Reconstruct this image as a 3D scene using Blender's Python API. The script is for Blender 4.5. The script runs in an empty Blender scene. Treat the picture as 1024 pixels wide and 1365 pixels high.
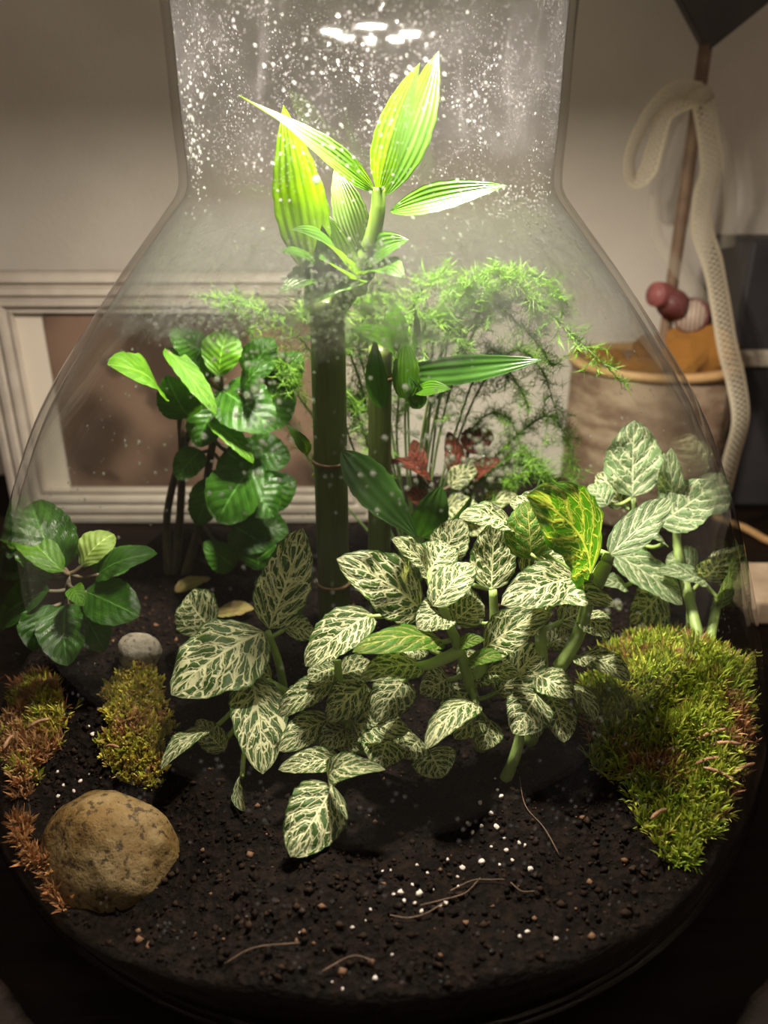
import bpy, bmesh, math, random
from mathutils import Vector, Matrix, noise
from math import sin, cos, pi, radians, hypot
random.seed(7)
SC = bpy.context.scene
COL = SC.collection

# ------------------------------------------------------------------ camera, world, exposure
T = 0.23                       # height of the camera above the table top
PITCH = radians(23)
D = 0.28                       # distance of the jar's axis
AX = -0.0043
F = 1024.0
cam_d = bpy.data.cameras.new('camera')
cam = bpy.data.objects.new('camera', cam_d); COL.objects.link(cam)
cam.location = (0, 0, T)
cam.rotation_euler = (pi / 2 - PITCH, 0, 0)
cam_d.sensor_fit = 'VERTICAL'; cam_d.sensor_height = 36.0
cam_d.lens = 36.0 * F / 1365.0
cam_d.clip_start = 0.01
cam_d.dof.use_dof = True
cam_d.dof.focus_distance = 0.265
cam_d.dof.aperture_fstop = 9.0
SC.camera = cam

w = bpy.data.worlds.new('room'); SC.world = w; w.use_nodes = True
bg = w.node_tree.nodes['Background']
bg.inputs[0].default_value = (1.0, 0.80, 0.62, 1); bg.inputs[1].default_value = 0.16

vs = SC.view_settings
vs.view_transform = 'Standard'; vs.look = 'None'; vs.gamma = 1.0; vs.use_curve_mapping = False
vs.exposure = 0.22
LED_POWER = 6800.0
SC.cycles.transparent_max_bounces = 40
SC.cycles.max_bounces = 10
SC.cycles.sample_clamp_indirect = 6.0

# ------------------------------------------------------------------ pixel helpers (a pixel gives a direction)
def ray(x, y):
    u = (x - 512) / F; v = (682.5 - y) / F
    return Vector((u, cos(PITCH) + v * sin(PITCH), -sin(PITCH) + v * cos(PITCH)))
def P(x, y, Y):
    d = ray(x, y); t = Y / d.y
    return Vector((d.x * t, Y, d.z * t + T))
def depth(p):
    return p.y * cos(PITCH) - (p.z - T) * sin(PITCH)
def px(p):                      # metres per pixel at a point
    return depth(p) / F

PROF = [(.105, .0665), (.10, .066), (.05, .0632), (.02, .0629), (.004, .0625), (-.002, .0635), (-.008, .068),
        (-.018, .0765), (-.027, .084), (-.042, .0957), (-.057, .107), (-.073, .117), (-.09, .125), (-.108, .1325),
        (-.126, .139), (-.142, .144), (-.16, .149), (-.18, .1525), (-.195, .153), (-.208, .150), (-.22, .142),
        (-.227, .13), (-.23, .115)]
WALLT = 0.0026
def jar_r(z):                   # outer radius at height z (world)
    z -= T
    if z >= PROF[0][0]: return PROF[0][1]
    for (z0, r0), (z1, r1) in zip(PROF, PROF[1:]):
        if z <= z0 and z >= z1:
            return r0 + (r1 - r0) * (z0 - z) / (z0 - z1)
    return PROF[-1][1]
def gauss(x, y, cx, cy, s): return math.exp(-((x - cx) ** 2 + (y - cy) ** 2) / (2 * s * s))
def soil_h(x, y):
    n = noise.noise(Vector((x * 45, y * 45, 3.1))) * .0035 + noise.noise(Vector((x * 140, y * 140, 8.7))) * .0016
    h = -.187 + n
    h -= .016 * gauss(x, y, -.090, .175, .034)
    h -= .003 * gauss(x, y, 0, .14, .05)
    h -= .006 * gauss(x, y, .10, .165, .03)
    h += .020 * gauss(x, y, .118, .240, .032)
    h += .009 * gauss(x, y, -.105, .250, .028)
    h += .018 * gauss(x, y, -.105, .375, .022)
    h += .006 * gauss(x, y, -.02, .16, .018)
    return h + T
def soil_hit(x, y):
    d = ray(x, y); t = .1
    while t < .8:
        p = d * t
        if p.z + T < soil_h(p.x, p.y): break
        t += .0012
    return Vector((p.x, p.y, soil_h(p.x, p.y)))
def fit(x, y, Y, m=.006, sm=.003):
    """point on the pixel's ray at forward distance Y, moved along the ray till it is above the soil and inside the jar"""
    for k in range(120):
        p = P(x, y, Y)
        if p.z < soil_h(p.x, p.y) + sm: Y -= .0015; continue
        if hypot(p.x - AX, p.y - D) > jar_r(p.z) - WALLT - m:
            Y += .0015 if Y < D else -.0015
            continue
        break
    return P(x, y, Y)

# ------------------------------------------------------------------ node material helpers
def newmat(name):
    m = bpy.data.materials.new(name); m.use_nodes = True
    nt = m.node_tree; nt.nodes.clear()
    out = nt.nodes.new('ShaderNodeOutputMaterial')
    return m, nt, out
class NB:
    def __init__(s, nt): s.nt = nt
    def n(s, typ, **kw):
        nd = s.nt.nodes.new('ShaderNode' + typ)
        for k, v in kw.items(): setattr(nd, k, v)
        return nd
    def put(s, sock, v):
        if v is None: return
        if isinstance(v, bpy.types.NodeSocket): s.nt.links.new(v, sock)
        else: sock.default_value = v
    def m(s, op, a, b=None, c=None, clamp=False):
        nd = s.n('Math', operation=op); nd.use_clamp = clamp
        for i, v in enumerate((a, b, c)): s.put(nd.inputs[i], v)
        return nd.outputs[0]
    def ss(s, x, a, b):         # smooth step from 0 at a to 1 at b
        nd = s.n('MapRange', interpolation_type='SMOOTHSTEP')
        s.put(nd.inputs[0], x); s.put(nd.inputs[1], a); s.put(nd.inputs[2], b)
        nd.inputs[3].default_value = 0; nd.inputs[4].default_value = 1
        return nd.outputs[0]
    def noise(s, vec, scale, detail=3, rough=.55, dist=0):
        nd = s.n('TexNoise'); s.put(nd.inputs['Vector'], vec)
        nd.inputs['Scale'].default_value = scale; nd.inputs['Detail'].default_value = detail
        nd.inputs['Roughness'].default_value = rough; nd.inputs['Distortion'].default_value = dist
        return nd.outputs[0]
    def vor(s, vec, scale, feature='F1', out='Distance', rnd=1):
        nd = s.n('TexVoronoi', feature=feature); s.put(nd.inputs['Vector'], vec)
        nd.inputs['Scale'].default_value = scale; nd.inputs['Randomness'].default_value = rnd
        return nd.outputs[out]
    def mix(s, f, a, b):
        nd = s.n('MixRGB'); s.put(nd.inputs[0], f)
        for i, v in ((1, a), (2, b)):
            s.put(nd.inputs[i], v if isinstance(v, bpy.types.NodeSocket) else (*v[:3], 1))
        return nd.outputs[0]
    def comb(s, x, y, z=0.0):
        nd = s.n('CombineXYZ')
        for i, v in enumerate((x, y, z)): s.put(nd.inputs[i], v)
        return nd.outputs[0]
    def bump(s, h, dist, strength=1):
        nd = s.n('Bump'); s.put(nd.inputs['Height'], h)
        nd.inputs['Distance'].default_value = dist; nd.inputs['Strength'].default_value = strength
        return nd.outputs[0]
    def pbsdf(s, col, rough=.5, normal=None, spec=.5, **kw):
        nd = s.n('BsdfPrincipled')
        s.put(nd.inputs['Base Color'], col if isinstance(col, bpy.types.NodeSocket) else (*col[:3], 1))
        s.put(nd.inputs['Roughness'], rough); s.put(nd.inputs['Normal'], normal)
        nd.inputs['Specular IOR Level'].default_value = spec
        for k, v in kw.items(): s.put(nd.inputs[k], v)
        return nd.outputs[0]
    def mixsh(s, f, a, b):
        nd = s.n('MixShader'); s.put(nd.inputs[0], f); s.nt.links.new(a, nd.inputs[1]); s.nt.links.new(b, nd.inputs[2])
        return nd.outputs[0]
    def coord(s, which='Object'): return s.n('TexCoord').outputs[which]
    def sep(s, v):
        nd = s.n('SeparateXYZ'); s.put(nd.inputs[0], v); return nd.outputs
    def rand(s): return s.n('ObjectInfo').outputs['Random']

def simple_mat(name, c1, c2=None, scale=40, rough=.6, bump=0, spec=.4, detail=4, bscale=None, **kw):
    m, nt, out = newmat(name); b = NB(nt)
    co = b.coord()
    f = b.noise(co, scale, detail)
    col = b.mix(b.ss(f, .35, .65), c1, c2 or c1)
    nrm = b.bump(b.noise(co, bscale or scale * 2, 5), bump) if bump else None
    nt.links.new(b.pbsdf(col, rough, nrm, spec, **kw), out.inputs[0])
    return m

def leaf_shader(b, out, col, tcol, rough, spec, nrm, trans):
    p = b.pbsdf(col, rough, nrm, spec)
    t = b.n('BsdfTranslucent'); b.put(t.inputs[0], tcol); b.put(t.inputs[1], nrm)
    b.nt.links.new(b.mixsh(trans, p, t.outputs[0]), out.inputs[0])

def fittonia_mat(name, green, green2, vein, nv=5.6, wide=.68, trans=.33, fine=1.0, tboost=(1.5, 1.6, .7)):
    """white-veined leaf: midrib, curved side veins and a net of small veins, all in the leaf's own UV"""
    m, nt, out = newmat(name); b = NB(nt)
    uv = b.sep(b.coord('UV')); rnd = b.rand()
    u = uv[0]; v = b.m('MULTIPLY', b.m('SUBTRACT', uv[1], .5), 2.0); av = b.m('ABSOLUTE', v)
    off = b.m('MULTIPLY', rnd, 37.0)
    wob = b.m('SUBTRACT', b.noise(b.comb(b.m('ADD', b.m('MULTIPLY', u, 4), off), b.m('MULTIPLY', v, 3), off), 1.6, 2), .5)
    side = b.m('MULTIPLY', b.m('GREATER_THAN', v, 0), .5)
    a = b.m('SUBTRACT', u, b.m('MULTIPLY', b.m('POWER', av, 1.15), .36))
    a = b.m('ADD', b.m('ADD', b.m('MULTIPLY', a, nv), side), b.m('MULTIPLY', wob, .55))
    d = b.m('ABSOLUTE', b.m('SUBTRACT', b.m('FRACT', a), .5))          # .5 = between, 0 = on the vein
    wv = b.m('MULTIPLY', b.m('SUBTRACT', .135, b.m('MULTIPLY', av, .075)), wide)
    m1 = b.ss(d, b.m('ADD', wv, .06), b.m('MULTIPLY', wv, .45))
    # fine net: cells stretched along the side veins
    vec = b.comb(b.m('MULTIPLY', a, 1.8), b.m('ADD', b.m('MULTIPLY', v, 2.8), b.m('MULTIPLY', wob, .5)), off)
    e = b.vor(vec, 1.0, 'DISTANCE_TO_EDGE')
    m2 = b.ss(e, .12 * wide * fine, .045 * wide * fine)
    # short branches off the side veins
    vec2 = b.comb(b.m('MULTIPLY', a, 3.6), b.m('MULTIPLY', v, 8.5), b.m('ADD', off, 5.0))
    e2 = b.vor(vec2, 1.0, 'DISTANCE_TO_EDGE')
    m3 = b.m('MULTIPLY', b.ss(e2, .10, .02), b.ss(d, .36, .22))
    mid = b.ss(av, b.m('SUBTRACT', .075, b.m('MULTIPLY', u, .045)), .02)
    edge = b.ss(av, .99, .90)
    mask = b.m('MAXIMUM', b.m('MAXIMUM', m1, b.m('MULTIPLY', m2, .9)), b.m('MULTIPLY', m3, .75))
    mask = b.m('MAXIMUM', b.m('MULTIPLY', mask, edge), mid)
    g = b.mix(b.noise(b.comb(b.m('ADD', b.m('MULTIPLY', u, 2), off), v, off), 2.5, 3), green, green2)
    col = b.mix(mask, g, vein)
    tc = b.n('MixRGB', blend_type='MULTIPLY'); tc.inputs[0].default_value = 1
    nt.links.new(col, tc.inputs[1]); tc.inputs[2].default_value = (*tboost, 1)
    hgt = b.m('ADD', b.m('MULTIPLY', mask, -.6), b.m('MULTIPLY', d, 1.0))
    hgt = b.m('ADD', hgt, b.m('MULTIPLY', b.noise(b.comb(u, v, off), 60, 2), .25))
    leaf_shader(b, out, col, tc.outputs[0], .48, .35, b.bump(hgt, .0007), trans)
    return m

def plain_leaf_mat(name, c1, c2, tcol, trans=.35, rough=.3, spec=.5, stripes=0, mottled=0, midc=None):
    m, nt, out = newmat(name); b = NB(nt)
    uv = b.sep(b.coord('UV')); rnd = b.rand(); off = b.m('MULTIPLY', rnd, 37.0)
    u = uv[0]; v = b.m('MULTIPLY', b.m('SUBTRACT', uv[1], .5), 2.0); av = b.m('ABSOLUTE', v)
    f = b.noise(b.comb(b.m('ADD', b.m('MULTIPLY', u, 3), off), b.m('MULTIPLY', v, 2), off), 1.5 + mottled, 3)
    col = b.mix(b.ss(f, .35, .65), c1, c2)
    tc = b.mix(b.ss(f, .35, .65), tcol, [x * .6 for x in tcol])
    h = b.noise(b.comb(b.m('MULTIPLY', u, 5), b.m('MULTIPLY', v, 20), off), 2, 3)
    if stripes:                 # parallel veins of a bamboo leaf
        s = b.m('MULTIPLY', b.m('ADD', b.m('SINE', b.m('MULTIPLY', v, stripes)), 1), .5)
        sm = b.m('MULTIPLY', b.ss(b.m('ADD', s, b.m('MULTIPLY', f, .5)), .6, 1.2), .10)
        col = b.mix(sm, col, [min(1, x * 1.7 + .03) for x in c2]); tc = b.mix(sm, tc, [min(1, x * 1.3) for x in tcol]); h = s
    else:                       # midrib and a few soft side veins
        d = b.m('ABSOLUTE', b.m('SUBTRACT', b.m('FRACT', b.m('MULTIPLY', b.m('SUBTRACT', u, b.m('MULTIPLY', av, .3)), 7)), .5))
        sv = b.m('MAXIMUM', b.m('MULTIPLY', b.ss(d, .08, .0), .35), b.ss(av, .06, .015))
        col = b.mix(sv, col, midc or [min(1, x * 1.8 + .02) for x in c2]); h = b.m('ADD', h, b.m('MULTIPLY', d, 1.2))
    leaf_shader(b, out, col, tc, rough, spec, b.bump(h, .00015 if stripes else .0004), trans)
    return m

def attr_mat(name, rough=.6, trans=0, spec=.3):
    m, nt, out = newmat(name); b = NB(nt)
    at = b.n('Attribute'); at.attribute_name = 'tint'
    if trans: leaf_shader(b, out, at.outputs[0], at.outputs[0], rough, spec, None, trans)
    else: nt.links.new(b.pbsdf(at.outputs[0], rough, None, spec), out.inputs[0])
    return m

# ------------------------------------------------------------------ mesh helpers
def mesh_obj(name, verts, faces, mat, parent=None, uvs=None, tints=None, smooth=True):
    me = bpy.data.meshes.new(name)
    me.from_pydata([tuple(v) for v in verts], [], faces)
    if smooth: me.polygons.foreach_set('use_smooth', [True] * len(me.polygons))
    if uvs:
        ul = me.uv_layers.new(name='UVMap')
        dat = []
        for l in me.loops: dat += uvs[l.vertex_index]
        ul.data.foreach_set('uv', dat)
    if tints:
        ca = me.color_attributes.new('tint', 'FLOAT_COLOR', 'POINT')
        dat = []
        for t in tints: dat += [t[0], t[1], t[2], 1]
        ca.data.foreach_set('color', dat)
    me.materials.append(mat); me.update()
    o = bpy.data.objects.new(name, me); COL.objects.link(o)
    if parent:
        o.parent = parent
        o.matrix_parent_inverse = parent_inv(parent)
    return o
def parent_inv(p):
    m = Matrix.Translation(p.location)
    if p.parent: m = Matrix.Translation(p.location) if p.type != 'EMPTY' else m
    return m.inverted()
def bm_obj(name, bm, mat, parent=None, smooth=True):
    me = bpy.data.meshes.new(name); bm.to_mesh(me); bm.free()
    if smooth: me.polygons.foreach_set('use_smooth', [True] * len(me.polygons))
    me.materials.append(mat)
    o = bpy.data.objects.new(name, me); COL.objects.link(o)
    if parent:
        o.parent = parent; o.matrix_parent_inverse = parent_inv(parent)
    return o
def tag(o, label=None, cat=None, group=None, kind=None):
    if label: o['label'] = label
    if cat: o['category'] = cat
    if group: o['group'] = group
    if kind: o['kind'] = kind
    return o
def thing(name, loc, label, cat, group=None):
    e = bpy.data.objects.new(name, None); COL.objects.link(e)
    e.empty_display_size = .01; e.location = loc
    return tag(e, label, cat, group)

def smooth_path(pts, per=5):
    """Catmull-Rom through the points"""
    pts = [Vector(p) for p in pts]
    if len(pts) < 3:
        return [pts[0].lerp(pts[-1], i / per) for i in range(per + 1)]
    q = [pts[0] * 2 - pts[1]] + pts + [pts[-1] * 2 - pts[-2]]
    out = []
    for i in range(1, len(q) - 2):
        a, b_, c, d = q[i - 1:i + 3]
        for k in range(per):
            t = k / per
            out.append(.5 * ((2 * b_) + (c - a) * t + (2 * a - 5 * b_ + 4 * c - d) * t * t + (3 * b_ - a - 3 * c + d) * t ** 3))
    out.append(pts[-1]); return out
def tube_data(path, radii, seg=8, cap=True):
    n = len(path); vs_, fs = [], []
    ref = Vector((0.31, 0.2, .93)).normalized()
    for i, p in enumerate(path):
        t = (path[min(i + 1, n - 1)] - path[max(i - 1, 0)]).normalized()
        if abs(t.dot(ref)) > .95: ref_ = Vector((1, 0, 0))
        else: ref_ = ref
        s = t.cross(ref_).normalized(); q = s.cross(t)
        r = radii(i / (n - 1)) if callable(radii) else radii
        for k in range(seg):
            a = 2 * pi * k / seg
            vs_.append(p + s * (cos(a) * r) + q * (sin(a) * r))
    for i in range(n - 1):
        for k in range(seg):
            k2 = (k + 1) % seg
            fs.append((i * seg + k, i * seg + k2, (i + 1) * seg + k2, (i + 1) * seg + k))
    if cap:
        fs.append(tuple(reversed(range(seg)))); fs.append(tuple(range((n - 1) * seg, n * seg)))
    return vs_, fs
def tube(name, path, radii, mat, parent=None, seg=8):
    v, f = tube_data(path, radii, seg)
    return mesh_obj(name, v, f, mat, parent)
def box_bm(bm, x0, x1, y0, y1, z0, z1, bev=0):
    r = bmesh.ops.create_cube(bm, size=1)
    for v in r['verts']:
        v.co = Vector((x0 + (v.co.x + .5) * (x1 - x0), y0 + (v.co.y + .5) * (y1 - y0), z0 + (v.co.z + .5) * (z1 - z0)))
    if bev:
        es = {e for v in r['verts'] for e in v.link_edges}
        bmesh.ops.bevel(bm, geom=list(es), offset=bev, segments=2, affect='EDGES', profile=.5)
def lathe(name, prof, mat, parent=None, seg=96, cx=0, cy=0, close=False, wob=0):
    vs_, fs = [], []
    for r, z in prof:
        for k in range(seg):
            a = 2 * pi * k / seg
            rr = r * (1 + wob * noise.noise(Vector((cos(a) * 2.2, sin(a) * 2.2, z * 40))))
            vs_.append((cx + rr * cos(a), cy + rr * sin(a), z))
    n = len(prof)
    for i in range(n - 1 + (1 if close else 0)):
        j = (i + 1) % n
        for k in range(seg):
            k2 = (k + 1) % seg
            fs.append((i * seg + k, i * seg + k2, j * seg + k2, j * seg + k))
    return mesh_obj(name, vs_, fs, mat, parent)

OUTL = {
    'ovate':  lambda u: (max(0, sin(pi * u ** .76)) ** .62),
    'lance':  lambda u: (max(0, sin(pi * u ** .85)) ** .9) * (1 - .15 * u),
    'round':  lambda u: (max(0, sin(pi * u ** 1.15)) ** .6),
}
def leaf(name, B, Tp, wd, N, mat, parent, outline='ovate', arch=.12, fold=.14, ruffle=.09, quilt=.035, twist=0, bend=0, nu=20, nv=10, droop=0):
    """one leaf blade: midrib from B to Tp arched along N, blade folded along the midrib, edge ruffled, tissue quilted between veins"""
    ax = Tp - B; L = ax.length
    N = Vector(N); N = (N - ax.normalized() * N.dot(ax.normalized())).normalized()
    sidev = ax.normalized().cross(N)
    C = (B + Tp) / 2 + N * arch * L * 2 + sidev * bend * L
    seed = random.random() * 50
    vs_, uvs, fs = [], [], []
    of = OUTL[outline]
    for i in range(nu + 1):
        u = i / nu
        c = B * (1 - u) ** 2 + C * 2 * u * (1 - u) + Tp * u * u
        t = ((C - B) * (1 - u) + (Tp - C) * u).normalized()
        n = (N - t * N.dot(t)).normalized(); s = t.cross(n)
        if twist:
            a = twist * (u - .35); s, n = s * cos(a) + n * sin(a), n * cos(a) - s * sin(a)
        hw = max(of(u), .02 if 0 < i < nu else .008) * wd / 2
        for j in range(nv + 1):
            v = -1 + 2 * j / nv
            av = abs(v)
            rf = noise.noise(Vector((u * 5 + seed, v * 1.3, seed))) * ruffle * av * wd * 1.4
            q = quilt * wd * (cos(2 * pi * ((u - .36 * av) * 6.5 + (.5 if v > 0 else 0))) * .5) * min(1, av * 4) * (1 - av * .5)
            e = 1 + (.03 * sin(u * 46 + seed) if j in (0, nv) else 0)
            vs_.append(c + s * v * hw * e * (1 - .08 * fold) + n * (fold * av * hw - droop * v * v * hw + rf * min(1, 6 * u * (1 - u)) + q * min(1, 6 * u * (1 - u))))
            uvs.append((u, v * .5 + .5))
    for i in range(nu):
        for j in range(nv):
            a = i * (nv + 1) + j
            fs.append((a, a + 1, a + nv + 2, a + nv + 1))
    return mesh_obj(name, vs_, fs, mat, parent, uvs=uvs)

def nearest_on(paths, p):
    best = None
    for pa in paths:
        for a, b_ in zip(pa, pa[1:]):
            ab = b_ - a; t = max(0, min(1, (p - a).dot(ab) / max(ab.length_squared, 1e-12)))
            q = a + ab * t
            if best is None or (q - p).length < (best - p).length: best = q
    return best

def plant(name, label, cat, stems, leaves, mats, stem_mat, stem_r=.0018, pet_r=.0009, group=None, defn=(0, .6, .8), **dkw):
    """stems: lists of (pixel x, pixel y, forward mm); leaves: (bx, by, Yb, tx, ty, Yt, width px, options)"""
    paths = []
    for st in stems:
        pts = []
        for k, (x, y, Y) in enumerate(st[:]):
            if k == 0 and Y is None: pts.append(soil_hit(x, y) - Vector((0, 0, .003)))
            elif Y is None: pts.append(fit(x, y, pts[-1].y))
            else: pts.append(fit(x, y, Y / 1000))
        paths.append(smooth_path(pts))
    root = thing(name, paths[0][0], label, cat, group)
    for pa in paths:
        tube('stem', pa, (lambda t, r=stem_r: r * (1.05 - .35 * t)), stem_mat, root, 10)
    for lf in leaves:
        bx, by, Yb, tx, ty, Yt, wpx = lf[:7]
        o = dict(dkw); o.update(lf[7] if len(lf) > 7 else {})
        B = fit(bx, by, Yb / 1000); Tt = fit(tx, ty, Yt / 1000)
        n = o.pop('n', defn); mt = mats[o.pop('mat', 0)]; pet = o.pop('pet', True)
        N = Vector((n[0], -n[1], n[2]))
        L = leaf('leaf', B, Tt, 1.08 * wpx * px((B + Tt) / 2), N, mt, root, **o)
        if pet:
            q = nearest_on(paths, B)
            if (q - B).length > .002:
                d = (Tt - B).normalized()
                tube('petiole', smooth_path([q, (q + B) / 2 - Vector((0, 0, .1 * (q - B).length)), B + d * .002], 4), pet_r, stem_mat, root, 7)
    return root, paths

# ------------------------------------------------------------------ setting
WALL_Y = .63
m_wall = simple_mat('wall_paper', (.72, .65, .585), (.78, .71, .64), 14, .85, .0006, .2, bscale=420)
m_table = None
def wood_mat(name, c1, c2, sx=2, rough=.65):
    m, nt, out = newmat(name); b = NB(nt)
    s = b.sep(b.coord())
    v = b.comb(b.m('MULTIPLY', s[0], sx), b.m('MULTIPLY', s[1], sx * 14), b.m('MULTIPLY', s[2], sx * 14))
    f = b.noise(v, 4, 6, .6, .6)
    col = b.mix(b.ss(f, .35, .68), c1, c2)
    nt.links.new(b.pbsdf(col, rough, b.bump(f, .0006), .12), out.inputs[0]); return m
m_table = wood_mat('dark_wood', (.005, .0026, .0015), (.011, .0055, .003))
bm = bmesh.new(); box_bm(bm, -1.1, 1.1, WALL_Y, WALL_Y + .08, -.75, 1.3)
tag(bm_obj('wall_back', bm, m_wall, smooth=False), kind='structure')
m_floor = wood_mat('floor_wood', (.08, .05, .03), (.14, .09, .05))
bm = bmesh.new(); box_bm(bm, -1.1, 1.1, -1.0, WALL_Y, -.79, -.75)
tag(bm_obj('floor', bm, m_floor, smooth=False), kind='structure')
tb = thing('table', (0, .25, -.75), 'dark brown wooden table carrying the glass jar', 'table')
bm = bmesh.new(); box_bm(bm, -.75, .75, -.22, WALL_Y - .003, -.03, 0, .003)
bm_obj('tabletop', bm, m_table, tb, False)
for sx in (-.7, .7):
    for yy in (-.17, .58):
        bm = bmesh.new(); box_bm(bm, sx - .03, sx + .03, yy - .03, yy + .03, -.75, -.03, .003)
        bm_obj('leg', bm, m_table, tb, False)

# ------------------------------------------------------------------ the jar
def glass_mat():
    m, nt, out = newmat('clear_glass'); b = NB(nt)
    lw = b.n('LayerWeight'); lw.inputs[0].default_value = .5
    fr = b.m('ADD', b.m('MULTIPLY', b.m('POWER', lw.outputs['Facing'], 5.0), .9), .022, clamp=True)
    tr = b.n('BsdfTransparent'); tr.inputs[0].default_value = (.975, .985, .975, 1)
    co = b.coord()
    gl = b.n('BsdfGlossy'); gl.inputs['Roughness'].default_value = .03
    nt.links.new(b.bump(b.noise(co, 22, 2), .0006), gl.inputs['Normal'])
    nt.links.new(b.mixsh(fr, tr.outputs[0], gl.outputs[0]), out.inputs[0])
    return m
def film_mat():
    """mist, water marks and dust on the inside of the glass"""
    m, nt, out = newmat('condensation'); b = NB(nt)
    co = b.coord(); s = b.sep(co)
    z = b.m('SUBTRACT', s[2], T)
    n1 = b.noise(co, 28, 4, .6); n2 = b.noise(co, 75, 5, .65, .5)
    low = b.m('ADD', -.040, b.m('MULTIPLY', b.m('SUBTRACT', n1, .5), .022))
    band = b.m('MULTIPLY', b.ss(z, low, b.m('ADD', low, .007)), b.ss(z, -.002, -.020))
    fog = b.m('MULTIPLY', band, b.m('ADD', .26, b.m('MULTIPLY', b.ss(n2, .3, .75), .24)))
    neck = b.m('MULTIPLY', b.ss(z, -.004, .02), b.m('ADD', .004, b.m('MULTIPLY', b.ss(n1, .40, .72), .007)))
    smear = b.noise(b.comb(b.m('MULTIPLY', s[0], 60), b.m('MULTIPLY', s[1], 60), b.m('MULTIPLY', s[2], 14)), 1.2, 4, .6, 1.0)
    smear = b.m('MULTIPLY', b.m('MULTIPLY', b.ss(smear, .56, .80), b.ss(z, -.01, .03)), .018)
    sp = b.vor(co, 420, 'F1'); pick = b.noise(co, 60, 3)
    spk = b.m('MULTIPLY', b.m('MULTIPLY', b.ss(sp, .22, .10), b.ss(pick, .50, .58)), b.m('ADD', .10, b.m('MULTIPLY', b.ss(z, -.01, .012), .02)))
    sp2 = b.vor(co, 950, 'F1')
    spk2 = b.m('MULTIPLY', b.m('MULTIPLY', b.ss(sp2, .30, .15), b.ss(pick, .40, .55)), b.m('MULTIPLY', b.ss(z, -.06, .02), .05))
    body = b.m('MULTIPLY', b.ss(n1, .55, .8), .008)
    f = b.m('ADD', b.m('ADD', b.m('ADD', fog, neck), b.m('ADD', smear, spk)), b.m('ADD', spk2, body), clamp=True)
    tr = b.n('BsdfTransparent')
    df = b.n('BsdfDiffuse'); df.inputs[0].default_value = (.80, .775, .83, 1)
    tl = b.n('BsdfTranslucent'); tl.inputs[0].default_value = (.80, .775, .83, 1)
    sc = b.mixsh(.55, df.outputs[0], tl.outputs[0])
    nt.links.new(b.mixsh(f, tr.outputs[0], sc), out.inputs[0])
    return m
def refine(prof, n=4):
    pts = smooth_path([Vector((r, 0, z)) for z, r in prof], n)
    return [(p.x, p.z + T) for p in pts]
jar = thing('glass_jar', (AX, D, 0), 'large clear glass bottle terrarium with misted shoulders on dark table', 'jar')
outer = refine(PROF)
inner = [(r - WALLT, max(z, .0045)) for r, z in outer]
prof = [(.002, .0001)] + [(r, z + .0003) for r, z in reversed(outer)] + [(outer[0][0] - WALLT / 2, outer[0][1] + .0012)] + inner + [(.002, .0045)]
glass = lathe('glass_wall', prof, glass_mat(), jar, 128, AX, D)
film_prof = [(r - WALLT - .0004, z) for r, z in outer if T - .185 < z < T + .1]
film = lathe('condensation_film', film_prof, film_mat(), jar, 128, AX, D)
tag(film, 'thin mist and dried water marks on the inside of the glass', kind='stuff')

def wall_hit(x, y, inset=.0007, back=False):
    d = ray(x, y); t = .6 if back else .06
    st = -.0008 if back else .0008
    while .05 < t < .61:
        p = d * t
        if hypot(p.x - AX, p.y - D) < jar_r(p.z + T) - WALLT - inset: return Vector((p.x, p.y, p.z + T))
        t += st
    return None

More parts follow.
